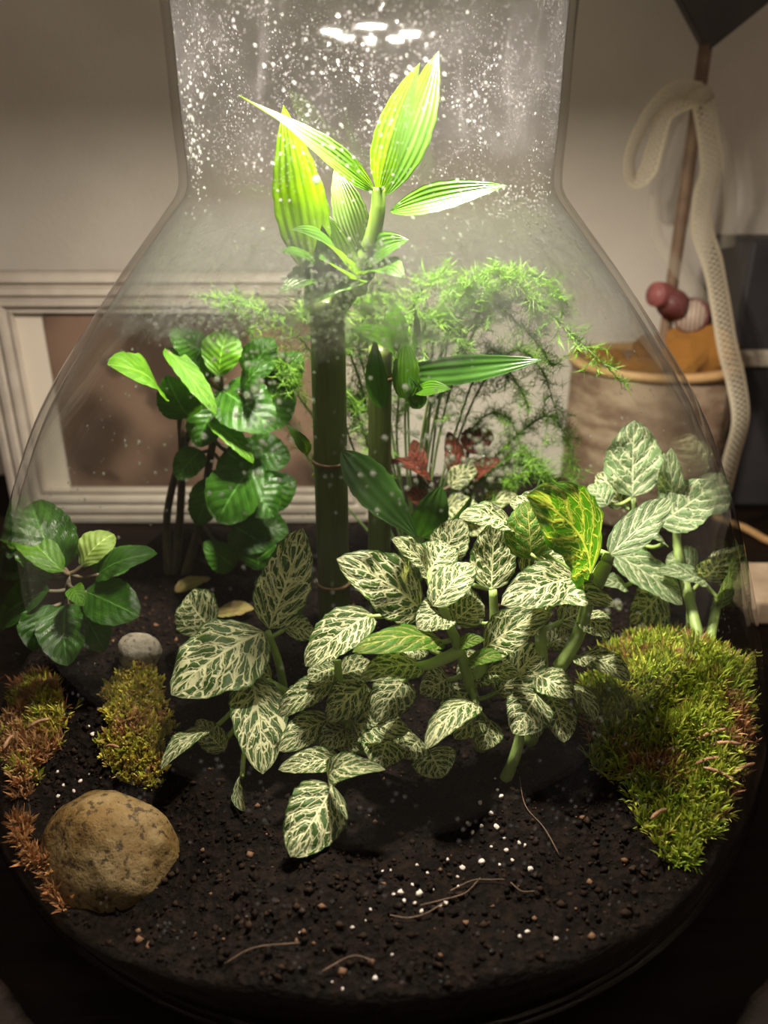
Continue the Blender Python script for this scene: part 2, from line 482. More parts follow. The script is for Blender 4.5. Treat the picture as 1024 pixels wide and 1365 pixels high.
def drop_mat():
    m, nt, out = newmat('water_drop'); b = NB(nt)
    lw = b.n('LayerWeight'); lw.inputs[0].default_value = .5
    fr = b.m('ADD', b.m('MULTIPLY', b.m('POWER', lw.outputs['Facing'], 3.0), .8), .08, clamp=True)
    rf = b.n('BsdfRefraction'); rf.inputs['IOR'].default_value = 1.33; rf.inputs['Roughness'].default_value = 0
    tr = b.n('BsdfTransparent'); tr.inputs[0].default_value = (.85, .87, .85, 1)
    gl = b.n('BsdfGlossy'); gl.inputs['Roughness'].default_value = .05
    tl = b.n('BsdfTranslucent'); tl.inputs[0].default_value = (.85, .85, .85, 1)
    a = b.mixsh(.07, b.mixsh(.8, tr.outputs[0], rf.outputs[0]), tl.outputs[0])
    nt.links.new(b.mixsh(fr, a, gl.outputs[0]), out.inputs[0]); return m
m_drop = drop_mat()
def droplets():
    rng = random.Random(3)
    V, Fc = [], []
    def add(p, r, seg=6):
        c = Vector((AX - p.x, D - p.y, 0)); slope = (jar_r(p.z + .002) - jar_r(p.z - .002)) / .004
        n = Vector((c.x, c.y, slope * c.length)).normalized()
        s = n.orthogonal().normalized(); q = n.cross(s); b0 = len(V)
        el = 1 + rng.random() * .5
        for rr, hh in ((1, -.25), (.78, .5)):
            for k in range(seg):
                a = 2 * pi * k / seg
                V.append(p + (s * cos(a) + q * sin(a) * el) * r * rr + n * r * hh * .8)
        V.append(p + n * r * .75)
        for k in range(seg):
            k2 = (k + 1) % seg
            Fc.append((b0 + k, b0 + k2, b0 + seg + k2, b0 + seg + k)); Fc.append((b0 + seg + k, b0 + seg + k2, b0 + 2 * seg))
    def cloud(n, cx, cy, sx, sy, r0, r1):
        for _ in range(n):
            x, y = rng.gauss(cx, sx), rng.gauss(cy, sy)
            p = wall_hit(x, y)
            if p: add(p, 1.6 * (r0 + (r1 - r0) * rng.random() ** 3) / 1000)
    cloud(900, 440, 400, 60, 28, .12, .42)
    cloud(350, 500, 385, 25, 30, .12, .4)
    cloud(260, 330, 425, 70, 12, .12, .42)
    cloud(700, 745, 310, 28, 32, .12, .3)
    cloud(300, 700, 270, 40, 14, .10, .28)
    cloud(260, 250, 410, 50, 18, .1, .35)
    cloud(160, 600, 330, 90, 60, .1, .35)
    cloud(150, 620, 600, 50, 40, .15, .6)
    cloud(120, 850, 500, 60, 90, .12, .35)
    cloud(80, 150, 560, 60, 90, .12, .35)
    cloud(120, 340, 520, 40, 80, .15, .6)
    cloud(60, 480, 640, 120, 80, .15, .5)
    cloud(200, 250, 200, 14, 60, .15, .5)
    cloud(160, 500, 120, 130, 60, .1, .35)
    cloud(80, 885, 640, 40, 50, .12, .3)
    for x, y, r in ((823, 806, 1.4), (541, 517, .9), (810, 815, .7), (640, 600, 1.5), (655, 585, .7), (668, 610, .6), (422, 240, 1.2), (340, 520, 1.2), (345, 632, 1.0)):
        p = wall_hit(x, y)
        add(p, r / 1000, 12)
    return mesh_obj('droplets', V, Fc, m_drop, jar)
tag(droplets(), 'small water drops clinging inside the glass', kind='stuff')

# ------------------------------------------------------------------ lamp set into the jar's mouth
m_housing = simple_mat('lamp_housing', (.75, .75, .74), rough=.4)
lamp = thing('grow_lamp', (AX, D, T + .0660), 'round white LED grow lamp resting in the mouth of the jar', 'lamp')
lathe('housing', [(.001, T + .069), (.046, T + .069), (.050, T + .072), (.050, T + .1068), (.0705, T + .1068), (.0705, T + .112), (.05, T + .116), (.001, T + .117)], m_housing, lamp, 64, AX, D)
me_, nt, out = newmat('led_light'); b = NB(nt)
em = b.n('Emission'); em.inputs[0].default_value = (1.0, .89, .75, 1); em.inputs[1].default_value = LED_POWER
nt.links.new(em.outputs[0], out.inputs[0]); m_led = me_
for k in range(6):
    a = 2 * pi * (k + .5) / 6
    cx, cy = AX + .013 * cos(a), D + .013 * sin(a)
    lathe('led', [(.0002, T + .0681), (.0018, T + .0682), (.0028, T + .0685), (.003, T + .0689)], m_led, lamp, 10, cx, cy)
    lathe('led_collar', [(.0034, T + .0682), (.0044, T + .0680), (.0048, T + .069)], m_housing, lamp, 16, cx, cy)
tube('cord', smooth_path([(AX, D, T + .117), (AX, D + .01, T + .2), (AX + .03, D + .1, T + .35), (AX + .05, WALL_Y - .01, T + .5)], 8), .0025, m_housing, lamp)

# ------------------------------------------------------------------ soil
def soil_mat(name, c1, c2):
    m, nt, out = newmat(name); b = NB(nt); co = b.coord()
    f = b.noise(co, 260, 6, .7); g = b.noise(co, 50, 3)
    col = b.mix(b.ss(f, .4, .7), c1, c2)
    h = b.m('ADD', f, b.m('MULTIPLY', b.vor(co, 420, 'F1'), .7))
    nt.links.new(b.pbsdf(col, .8, b.bump(h, .0016), .06), out.inputs[0]); return m
m_soil = soil_mat('potting_soil', (.0015, .0009, .0006), (.0075, .0042, .0027))
def build_soil():
    rings, seg = 70, 150
    V, Fc = [(AX, D, soil_h(AX, D))], []
    for i in range(1, rings + 1):
        for k in range(seg):
            a = 2 * pi * k / seg; r = .1488 * (i / rings) ** .85
            x, y = AX + r * cos(a), D + r * sin(a)
            V.append((x, y, soil_h(x, y)))
    for k in range(seg): Fc.append((0, 1 + k, 1 + (k + 1) % seg))
    for i in range(rings - 1):
        for k in range(seg):
            k2 = (k + 1) % seg; b0 = 1 + i * seg
            Fc.append((b0 + k, b0 + seg + k, b0 + seg + k2, b0 + k2))
    last = 1 + (rings - 1) * seg
    for zz in (-.205, -.212, -.218, -.2225):
        r = min(.1488, jar_r(zz + T) - WALLT - .0008); b1 = len(V)
        for k in range(seg):
            a = 2 * pi * k / seg
            top = V[last + k][2] if zz == -.205 else 9
            V.append((AX + r * cos(a), D + r * sin(a), min(zz + T, top - .001)))
        for k in range(seg):
            k2 = (k + 1) % seg; Fc.append((last + k, b1 + k, b1 + k2, last + k2))
        last = b1
    Fc.append(tuple(last + k for k in reversed(range(seg))))
    return V, Fc
soil = thing('soil', (AX, D, .006), 'dark brown potting soil filling the bottom of the jar', 'soil')
V, Fc = build_soil(); mesh_obj('soil_bed', V, Fc, m_soil, soil)
m_crumb = attr_mat('soil_crumb', .85, 0, .06)
def crumbs():
    rng = random.Random(5); V, Fc, C = [], [], []
    oc = [Vector(v) for v in ((1, 0, 0), (-1, 0, 0), (0, 1, 0), (0, -1, 0), (0, 0, 1), (0, 0, -1))]
    of = [(0, 2, 4), (2, 1, 4), (1, 3, 4), (3, 0, 4), (2, 0, 5), (1, 2, 5), (3, 1, 5), (0, 3, 5)]
    for _ in range(16000):
        a = rng.random() * 2 * pi; r = .147 * math.sqrt(rng.random())
        x, y = AX + r * cos(a), D + r * sin(a)
        if y > .33 and rng.random() < .6: continue
        s = .0003 + .0011 * rng.random() ** 4
        p = Vector((x, y, soil_h(x, y) + s * .3)); b0 = len(V)
        R = Matrix.Rotation(rng.random() * 6, 3, 'X') @ Matrix.Rotation(rng.random() * 6, 3, 'Z')
        k = rng.random(); c = (.003 + .017 * k ** 3, .0018 + .0095 * k ** 3, .0012 + .006 * k ** 3)
        if rng.random() < .03: c = (.09, .05, .03)
        st = 1 + rng.random() * .8
        for v in oc:
            q = v * s * (.6 + .7 * rng.random()); q.x *= st
            V.append(p + R @ q); C.append(c)
        Fc += [tuple(b0 + i for i in f) for f in of]
    return mesh_obj('crumbs', V, Fc, m_crumb, soil, tints=C, smooth=True)
tag(crumbs(), kind='stuff')
m_root = simple_mat('root_fibre', (.06, .036, .02), (.10, .06, .038), 200, .8)
def root_thread(pxs, r=.00016):
    pts = []
    for x, y in pxs:
        p = soil_hit(x, y); pts.append(p + Vector((0, 0, .0014)))
    return tube('root', smooth_path(pts, 6), r, m_root, soil, 5)
for pts in ([(692, 1040), (700, 1080), (725, 1110), (745, 1145)], [(600, 1195), (630, 1180), (655, 1178), (672, 1180)], [(560, 1215), (590, 1205), (620, 1195), (640, 1175)],
            [(680, 1185), (695, 1195), (712, 1196)], [(520, 1225), (545, 1230), (570, 1222), (590, 1210)], [(300, 1290), (340, 1270), (400, 1262)], [(430, 1300), (470, 1280), (500, 1290)]):
    root_thread(pts)

# ------------------------------------------------------------------ perlite
m_perl = simple_mat('perlite', (.62, .52, .46), (.80, .72, .66), 500, .8, .0003)
def lump_mesh(name, seed, sub=2, amp=.25, freq=2.0, mat=None):
    bm = bmesh.new(); bmesh.ops.create_icosphere(bm, subdivisions=sub, radius=1)
    for v in bm.verts:
        v.co *= 1 + amp * noise.noise(v.co * freq + Vector((seed, seed * 2, 0)))
    me = bpy.data.meshes.new(name); bm.to_mesh(me); bm.free()
    me.polygons.foreach_set('use_smooth', [True] * len(me.polygons))
    if mat: me.materials.append(mat)
    return me
pm = [lump_mesh('perlite_grain', i * 7.3, 2, .45, 1.7, m_perl) for i in range(5)]
perl = [(534, 1192, 7), (559, 1193, 9), (539, 1204, 5), (553, 1209, 5), (562, 1216, 5), (594, 1207, 6), (663, 1056, 4), (668, 1065, 6), (640, 1074, 5), (655, 1086, 6), (623, 1100, 4), (642, 1105, 5),
        (630, 1112, 5), (662, 1107, 6), (675, 1137, 6), (692, 1127, 5), (700, 1129, 4), (616, 1160, 7), (596, 1150, 6), (642, 1152, 8), (707, 1162, 7), (693, 1250, 5), (703, 1246, 6), (741, 1255, 6), (666, 1156, 4),
        (500, 1306, 6), (470, 1240, 5), (523, 1274, 4), (488, 1231, 3), (510, 1163, 3), (556, 1157, 4), (570, 1165, 4), (521, 1164, 3), (494, 1214, 4), (457, 1322, 4), (443, 1310, 3), (398, 1342, 4),
        (400, 1245, 3), (118, 972, 4), (85, 955, 4), (124, 983, 5), (150, 928, 4), (108, 1045, 5), (99, 1058, 5), (78, 1065, 5), (205, 935, 4), (128, 887, 3), (120, 1036, 3), (77, 1031, 4), (57, 1163, 4),
        (660, 1040, 3), (683, 1150, 4), (610, 1172, 4), (577, 1188, 4), (610, 1185, 5), (525, 1195, 4), (550, 1183, 4), (587, 1211, 4), (672, 1120, 4), (655, 1130, 4), (148, 940, 4), (60, 945, 3), (85, 1050, 4)]
rng = random.Random(11)
for i, (x, y, s) in enumerate(perl):
    h = soil_hit(x, y)
    if hypot(h.x - AX, h.y - D) > .146: continue
    r = s * .55 * px(h)
    o = bpy.data.objects.new('perlite_grain', pm[i % 5]); COL.objects.link(o)
    o.location = h + Vector((0, 0, r * .45)); o.scale = (r * (.9 + .4 * rng.random()), r, r * .85)
    o.rotation_euler = (rng.random() * 6, rng.random() * 6, rng.random() * 6)
    tag(o, 'tiny white perlite grain lying on the dark soil', 'perlite', 'perlite grains scattered on the soil')

# ------------------------------------------------------------------ stones
def stone_mat(name, c1, c2, c3):
    m, nt, out = newmat(name); b = NB(nt); co = b.coord()
    f = b.noise(co, 40, 5, .6); g = b.noise(co, 330, 5, .7); v = b.noise(co, 14, 3)
    col = b.mix(b.ss(f, .38, .64), c1, c2)
    pit = b.m('MULTIPLY', b.ss(g, .60, .52), b.ss(v, .34, .52))
    col = b.mix(b.m('SUBTRACT', 1, b.m('MULTIPLY', b.ss(g, .46, .40), .85)), c3, col)
    nt.links.new(b.pbsdf(col, .62, b.bump(b.m('ADD', g, b.m('MULTIPLY', f, 2)), .0009), .12), out.inputs[0]); return m
m_stone = stone_mat('brown_stone', (.075, .043, .012), (.125, .087, .040), (.016, .010, .005))
def stone(name, label, c, rx, ry, rz, rot, mat, seed, group=None):
    bm = bmesh.new(); bmesh.ops.create_icosphere(bm, subdivisions=5, radius=1)
    for v in bm.verts:
        n = v.co.normalized(); s = Vector((seed, 0, seed))
        k = 1 + .10 * noise.noise(n * 1.3 + s) + .04 * noise.noise(n * 3.4 + s) + .012 * noise.noise(n * 11 + s)
        q = Vector(tuple(abs(t) ** .86 * (1 if t > 0 else -1) for t in n)) * k
        v.co = Vector((q.x * rx, q.y * ry, q.z * rz))
    o = bm_obj(name, bm, mat); o.location = c; o.rotation_euler = rot
    return tag(o, label, 'stone', group)
stone('stone', 'large rounded yellow-brown stone with pitted surface lying against the glass', P(146, 1150, .187), .0235, .0175, .0215, (-.35, .18, -.45), m_stone, 4.2)
m_stone2 = stone_mat('grey_stone', (.15, .13, .10), (.24, .215, .18), (.06, .05, .04))
h = soil_hit(188, 880); stone('pebble', 'small pale grey stone beside yellow-green moss', h + Vector((0, 0, .004)), .0085, .007, .0075, (.2, .3, .4), m_stone2, 9.1)

# ------------------------------------------------------------------ moss
m_moss = attr_mat('moss_strand', .55, .35)
m_mossbase = simple_mat('moss_base', (.035, .04, .008), (.09, .06, .02), 200, .9, .0008)
def in_poly(x, y, poly):
    c = False; j = len(poly) - 1
    for i in range(len(poly)):
        xi, yi = poly[i]; xj, yj = poly[j]
        if (yi > y) != (yj > y) and x < (xj - xi) * (y - yi) / (yj - yi) + xi: c = not c
        j = i
    return c
def moss(label, poly_px, n, length, cols, brown=.12, blades=6, tuft=.0022, thick=.00035, seed=1, lift=.004, lumps=0):
    rng = random.Random(seed)
    poly = []
    for x, y in poly_px:
        h = soil_hit(x, y); d = Vector((h.x - AX, h.y - D)); r = d.length
        if r > .1465: d *= .1465 / r
        poly.append((AX + d.x, D + d.y))
    xs = [p[0] for p in poly]; ys = [p[1] for p in poly]
    cx, cy = sum(xs) / len(xs), sum(ys) / len(ys)
    def jit(x, y): return .007 * noise.noise(Vector((x * 90, y * 90, seed + .5)))
    def edge_d(x, y):
        best = 9
        for i in range(len(poly)):
            ax_, ay_ = poly[i - 1]; bx_, by_ = poly[i]; dx, dy = bx_ - ax_, by_ - ay_
            t = max(0, min(1, ((x - ax_) * dx + (y - ay_) * dy) / (dx * dx + dy * dy + 1e-12)))
            best = min(best, hypot(x - ax_ - t * dx, y - ay_ - t * dy))
        return best
    def top(x, y):
        e = min(1, edge_d(x, y) / .012); e = e * e * (3 - 2 * e)
        nn = noise.noise(Vector((x * 85, y * 85, seed * 3.3)))
        return soil_h(x, y) + lift * (.6 + .9 * nn) * e - .0006 * (1 - e)
    root = thing('moss_clump', (cx, cy, soil_h(cx, cy)), label, 'moss')
    # cushion under the strands
    V, Fc = [], []; step = .0028; idx = {}
    gx = int((max(xs) - min(xs)) / step) + 2; gy = int((max(ys) - min(ys)) / step) + 2
    for i in range(gx + 1):
        for j in range(gy + 1):
            x, y = min(xs) + i * step, min(ys) + j * step
            if in_poly(x + jit(x, y), y + jit(y, x), poly): idx[i, j] = len(V); V.append((x, y, top(x, y)))
    for (i, j) in list(idx):
        if all(k in idx for k in ((i + 1, j), (i, j + 1), (i + 1, j + 1))):
            Fc.append((idx[i, j], idx[i + 1, j], idx[i + 1, j + 1], idx[i, j + 1]))
    mesh_obj('cushion', V, Fc, m_mossbase, root)
    V, Fc, C = [], [], []
    k = 0
    while k < n:
        x = min(xs) + rng.random() * (max(xs) - min(xs)); y = min(ys) + rng.random() * (max(ys) - min(ys))
        if not in_poly(x + jit(x, y), y + jit(y, x), poly): continue
        if hypot(x - AX, y - D) > .1463: continue
        if rng.random() > .25 + edge_d(x, y) / .008: continue
        k += 1
        p = Vector((x, y, top(x, y) - .0008))
        pn = noise.noise(Vector((x * 70, y * 70, seed))); isb = pn + rng.gauss(0, .15) < -.42 + brown * 2
        c = rng.choice(cols); kk = .65 + .6 * rng.random()
        if isb and brown: c = rng.choice(((.30, .14, .06), (.22, .12, .05), (.36, .20, .09)))
        ax = Vector((rng.gauss(0, .45), rng.gauss(-.15, .45), 1)).normalized()
        L = length * (.6 + .8 * rng.random())
        for q in range(blades):
            a = rng.random() * 2 * pi; up = .25 + .75 * q / blades
            d = (ax * up + Vector((cos(a), sin(a), .25)) * (1.1 - up)).normalized()
            s = d.cross(Vector((rng.random() - .5, rng.random() - .5, rng.random() - .5))).normalized() * thick * (.7 + .7 * rng.random())
            b0 = p + ax * L * .55 * q / blades; e = b0 + d * L * (.75 if q < blades - 1 else .9)
            mid = (b0 + e) / 2 + Vector((0, 0, L * .08))
            i0 = len(V); V += [b0 - s, b0 + s, mid + s, mid - s, e]
            Fc += [(i0, i0 + 1, i0 + 2, i0 + 3), (i0 + 3, i0 + 2, i0 + 4)]
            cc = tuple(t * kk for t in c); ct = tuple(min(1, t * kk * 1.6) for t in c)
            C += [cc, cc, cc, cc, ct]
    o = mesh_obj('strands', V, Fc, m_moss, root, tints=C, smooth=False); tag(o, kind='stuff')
    return root
GREENS = ((.24, .30, .03), (.30, .35, .04), (.17, .25, .02), (.36, .36, .06))
YELG = ((.34, .30, .05), (.42, .36, .06), (.25, .26, .03), (.30, .22, .06))
moss('broad mound of bright green feathery moss on the soil under the pale fittonia',
     [(795, 880), (830, 856), (870, 846), (940, 862), (1000, 895), (1013, 960), (1010, 1030), (985, 1085), (945, 1152), (905, 1168), (875, 1110), (838, 1062), (795, 1010), (770, 950)], 5200, .0055, GREENS, .06, 7, seed=2)
moss('loose moss tuft with orange-brown strands under the dark glossy plant', [(-6, 935), (35, 900), (75, 912), (95, 955), (82, 1000), (58, 1052), (15, 1062), (-6, 1020)], 900, .005, YELG + GREENS[:1], .2, 7, seed=5)
moss('yellow-green moss cushion between pale stone and brown stone', [(150, 905), (195, 878), (222, 915), (228, 1000), (216, 1052), (150, 1055), (134, 1000)], 1500, .0032, YELG, .03, 8, thick=.0005, seed=8)
moss('dry reddish brown moss beside the brown stone at the glass', [(-10, 1095), (40, 1110), (60, 1150), (90, 1215), (60, 1210), (20, 1180), (-10, 1140)], 520, .005, ((.30, .13, .05), (.24, .12, .05), (.34, .18, .07)), 0, 5, seed=12, lift=.002)

# ------------------------------------------------------------------ plants: materials
FIT = fittonia_mat('fittonia_leaf', (.020, .054, .004), (.040, .094, .007), (.58, .58, .34))
FITY = fittonia_mat('fittonia_young_leaf', (.035, .13, .003), (.06, .17, .005), (.34, .36, .09), nv=5.2, wide=.6, trans=.5, fine=.5)
FITP = fittonia_mat('fittonia_pale_leaf', (.11, .19, .075), (.15, .25, .10), (.50, .56, .34), nv=5, wide=.85, fine=.55)
FITR = fittonia_mat('fittonia_red_leaf', (.035, .025, .012), (.06, .03, .014), (.26, .05, .03), nv=5, wide=.8)
STEM = simple_mat('green_stem', (.16, .24, .06), (.22, .30, .09), 90, .5, .0003, .4)
fm = (FIT, FITY, FITP)

# nerve plant with the big leaf hanging over the moss
plant('fittonia', 'white-veined fittonia with one broad leaf spread over yellow-green moss', 'plant',
      [[(380, 925, None), (372, 885, 252), (357, 842, 250)], [(385, 925, 254), (345, 905, 245), (330, 915, 238)]],
      [(358, 838, 250, 404, 704, 262, 74, dict(n=(-.35, .85, .3), arch=-.05)),
       (352, 842, 249, 228, 926, 224, 104, dict(n=(-.15, .55, .85), arch=.10, fold=-.08)),
       (282, 838, 262, 250, 793, 278, 62, dict(n=(-.3, .7, .6))),
       (336, 908, 242, 350, 1032, 207, 74, dict(n=(.35, .6, .7), arch=.10)),
       (285, 972, 225, 215, 1026, 206, 36, dict(n=(-.5, .5, .7), arch=.16)),
       (378, 835, 256, 420, 845, 262, 34, dict(n=(.2, .6, .8))),
       (362, 905, 250, 322, 886, 242, 26),
       (322, 1030, 210, 328, 1082, 196, 28, dict(n=(-.6, .7, .3))),
       (300, 1000, 222, 262, 960, 228, 34, dict(n=(-.2, .6, .7)))], fm, STEM)

plant('fittonia', 'low fittonia with dark veined leaves, one leaf drooping over bare soil', 'plant',
      [[(468, 1000, None), (460, 960, 222), (452, 905, 224), (450, 880, 226)], [(470, 1000, 214), (452, 1030, 200), (443, 1044, 192)]],
      [(440, 958, 221, 371, 1001, 206, 46, dict(n=(-.1, .6, .8))),
       (488, 912, 226, 436, 962, 212, 52, dict(n=(-.1, .7, .7))),
       (445, 908, 225, 371, 954, 218, 42, dict(n=(-.2, .5, .85))),
       (453, 1012, 206, 371, 1026, 196, 34, dict(n=(0, .5, .85))),
       (444, 1046, 192, 387, 1142, 170, 78, dict(n=(.15, .75, .6), arch=.09, fold=-.06)),
       (438, 1040, 193, 514, 1026, 184, 40, dict(n=(.1, .5, .9), arch=.28, twist=.8)),
       (518, 978, 212, 505, 1024, 200, 62, dict(n=(0, .7, .7))),
       (571, 1000, 208, 590, 1037, 199, 60, dict(n=(.1, .7, .7))),
       (560, 985, 212, 536, 1010, 204, 44, dict(n=(-.1, .7, .6))),
       (480, 950, 218, 520, 945, 212, 46, dict(n=(.1, .7, .7))),
       (455, 985, 215, 480, 1000, 206, 30, dict(n=(.1, .7, .7))), (448, 890, 228, 410, 905, 222, 40), (452, 900, 226, 500, 890, 232, 40), (462, 970, 218, 428, 1000, 206, 42, dict(n=(-.1, .6, .7))),
       (470, 965, 216, 545, 975, 206, 50, dict(n=(.1, .6, .7)))], fm, STEM)

plant('fittonia', 'branching fittonia with a yellow-green leaf held out flat above bare soil', 'plant',
      [[(642, 1000, None), (632, 935, 222), (613, 868, 220), (600, 835, 220), (585, 800, 224)], [(628, 915, 222), (650, 880, 226), (660, 862, 228), (672, 850, 230)],
       [(658, 905, 236), (659, 830, 240), (657, 786, 242)], [(672, 1036, None), (686, 1010, 206), (693, 978, 209), (690, 950, 212)], [(613, 868, 220), (575, 885, 214), (545, 890, 210)]],
      [(560, 812, 226, 449, 745, 214, 80, dict(n=(-.2, .6, .75), fold=.05)),
       (496, 818, 230, 407, 888, 215, 64, dict(n=(-.3, .55, .75), arch=.1)),
       (592, 856, 219, 470, 869, 198, 46, dict(n=(-.05, .35, .95), arch=.12, mat=1, fold=-.1)),
       (560, 888, 212, 480, 906, 196, 46, dict(n=(-.1, .5, .85), arch=.12)),
       (540, 905, 214, 501, 962, 200, 56, dict(n=(-.2, .8, .5))),
       (577, 808, 222, 632, 752, 238, 48, dict(n=(-.3, .7, .6))),
       (569, 766, 236, 522, 719, 228, 44, dict(n=(-.1, .45, .85), arch=.12)),
       (569, 766, 238, 597, 724, 252, 50, dict(n=(.1, .7, .7))),
       (585, 750, 255, 617, 692, 262, 50, dict(n=(-.1, .8, .5))),
       (655, 786, 242, 660, 694, 252, 58, dict(n=(0, .85, .5), arch=-.05)),
       (661, 925, 222, 724, 860, 234, 58, dict(n=(.1, .7, .7))),
       (645, 866, 228, 737, 818, 214, 56, dict(n=(.1, .6, .8), arch=.12)),
       (612, 860, 220, 646, 853, 214, 20, dict(mat=1)),
       (622, 884, 222, 674, 876, 216, 26, dict(mat=1, n=(.1, .4, .9))),
       (715, 925, 216, 684, 978, 203, 62, dict(n=(.1, .7, .7), arch=.1)),
       (637, 938, 212, 567, 999, 190, 44, dict(n=(-.4, .5, .8), arch=.2, fold=-.1)),
       (600, 812, 226, 556, 838, 216, 50, dict(n=(-.1, .6, .8))),
       (604, 830, 224, 640, 800, 236, 46, dict(n=(.1, .7, .7))),
       (598, 905, 220, 560, 925, 210, 44, dict(n=(0, .7, .7))),
       (632, 830, 240, 600, 780, 250, 44, dict(n=(0, .7, .7))),
       (640, 900, 228, 692, 900, 214, 46, dict(n=(.1, .6, .7))), (640, 950, 218, 606, 985, 206, 44, dict(n=(-.1, .6, .7))), (628, 920, 222, 590, 960, 210, 48, dict(n=(-.1, .6, .7))),
       (648, 880, 230, 610, 905, 222, 44, dict(n=(0, .6, .8))), (560, 850, 232, 530, 880, 224, 48, dict(n=(0, .6, .8))), (668, 880, 234, 700, 850, 240, 46, dict(n=(0, .7, .7))), (655, 960, 214, 640, 1000, 205, 40, dict(n=(0, .7, .7)))], fm, STEM, stem_r=.0021)

plant('fittonia', 'tall fittonia topped by a large curled green leaf with yellow veins', 'plant',
      [[(705, 990, None), (722, 920, 228), (745, 890, 229), (770, 848, 231), (786, 796, 232), (796, 770, 232)], [(722, 915, 228), (722, 880, 231), (720, 838, 234)],
       [(793, 780, 232), (806, 755, 234), (812, 740, 236)]],
      [(786, 770, 232, 702, 660, 212, 118, dict(n=(.5, .62, .45), arch=.10, mat=1, fold=.10, bend=.10)),
       (708, 745, 236, 702, 668, 246, 62, dict(n=(-.1, .85, .4), mat=1)),
       (684, 702, 246, 612, 690, 234, 46, dict(n=(0, .5, .85), arch=.12)),
       (768, 770, 231, 668, 806, 214, 62, dict(n=(0, .6, .8), arch=.10)),
       (728, 808, 228, 822, 808, 212, 46, dict(n=(.1, .5, .85), arch=.22)),
       (812, 740, 236, 894, 664, 252, 44, dict(n=(.2, .55, .8), mat=2, arch=.06)),
       (768, 876, 230, 840, 908, 212, 44, dict(n=(.2, .5, .85), arch=.14)),
       (752, 915, 226, 794, 962, 206, 38, dict(n=(.3, .5, .8), arch=.16)),
       (700, 770, 240, 755, 720, 250, 60, dict(n=(0, .7, .7))),
       (720, 838, 234, 690, 800, 226, 40, dict(n=(-.1, .6, .8))),
       (745, 830, 236, 790, 812, 244, 44, dict(n=(.1, .6, .8))),
       (735, 690, 250, 680, 668, 258, 44, dict(n=(0, .6, .8))),
       (715, 900, 224, 765, 930, 212, 44, dict(n=(.1, .6, .7))), (735, 930, 222, 752, 990, 206, 50, dict(n=(.1, .6, .7), arch=.1)),
       (730, 860, 236, 760, 845, 246, 46, dict(n=(.1, .6, .7))), (775, 820, 236, 812, 850, 226, 44, dict(n=(.2, .6, .7))), (700, 930, 220, 715, 985, 206, 42, dict(n=(0, .6, .7), arch=.1))], fm, STEM, stem_r=.0028, pet_r=.0011)

plant('fittonia', 'pale sage fittonia with raised cream veins pressed against the glass behind the moss', 'plant',
      [[(925, 862, None), (921, 820, 286), (922, 788, 286)], [(900, 860, None), (870, 780, 292), (848, 700, 296), (843, 664, 297)], [(935, 862, 286), (905, 740, 296), (903, 690, 298)], [(945, 860, 284), (955, 810, 282), (956, 796, 282)]],
      [(843, 662, 297, 846, 560, 306, 72, dict(n=(-.1, .85, .45), arch=-.04)),
       (903, 684, 298, 895, 597, 308, 36, dict(n=(-.5, .7, .4))),
       (878, 698, 290, 958, 643, 284, 62, dict(n=(-.1, .75, .6), arch=-.06)),
       (815, 736, 284, 910, 806, 270, 52, dict(n=(.1, .6, .8), arch=.08)),
       (942, 776, 284, 876, 762, 274, 34, dict(n=(0, .4, .9), arch=.08)),
       (956, 796, 282, 978, 715, 288, 30, dict(n=(.5, .7, .4))),
       (810, 674, 292, 786, 646, 300, 34, dict(n=(-.1, .7, .6))),
       (833, 676, 300, 797, 630, 312, 44, dict(n=(0, .8, .5), mat=2)),
       (888, 727, 288, 847, 711, 280, 26, dict(n=(0, .4, .9))),
       (835, 782, 280, 800, 778, 272, 28, dict(n=(0, .5, .8))),
       (936, 772, 290, 970, 730, 292, 50, dict(n=(.1, .8, .4), mat=2)),
       (925, 760, 292, 890, 740, 300, 46, dict(n=(.1, .8, .4))),
       (880, 790, 286, 840, 830, 274, 60, dict(n=(.1, .8, .4), mat=2)),
       (950, 812, 280, 972, 770, 280, 30, dict(n=(.4, .7, .4))),
       (895, 650, 304, 860, 600, 314, 44, dict(n=(.1, .8, .4), mat=2))], (FITP, FITY, FIT), STEM, stem_r=.0022)
# ------------------------------------------------------------------ lucky bamboo
BAM = plain_leaf_mat('bamboo_leaf', (.026, .085, .002), (.038, .10, .003), (.085, .17, .004), .45, .35, .35, stripes=22)
BAMP = plain_leaf_mat('bamboo_pale_leaf', (.038, .075, .008), (.05, .09, .012), (.075, .12, .016), .4, .4, .35, stripes=30)
BAMD = plain_leaf_mat('bamboo_dark_leaf', (.018, .055, .008), (.028, .08, .010), (.07, .20, .014), .3, .28, .45, stripes=12)
def cane_mat():
    m, nt, out = newmat('bamboo_cane'); b = NB(nt); s = b.sep(b.coord())
    f = b.noise(b.comb(b.m('MULTIPLY', s[0], 900), b.m('MULTIPLY', s[1], 900), b.m('MULTIPLY', s[2], 12)), 1, 3)
    col = b.mix(f, (.035, .055, .012), (.085, .11, .025))
    nt.links.new(b.pbsdf(col, .35, b.bump(f, .0003), .4), out.inputs[0]); return m
m_cane = cane_mat()
m_node = simple_mat('cane_node', (.10, .06, .03), (.15, .09, .05), 300, .8)
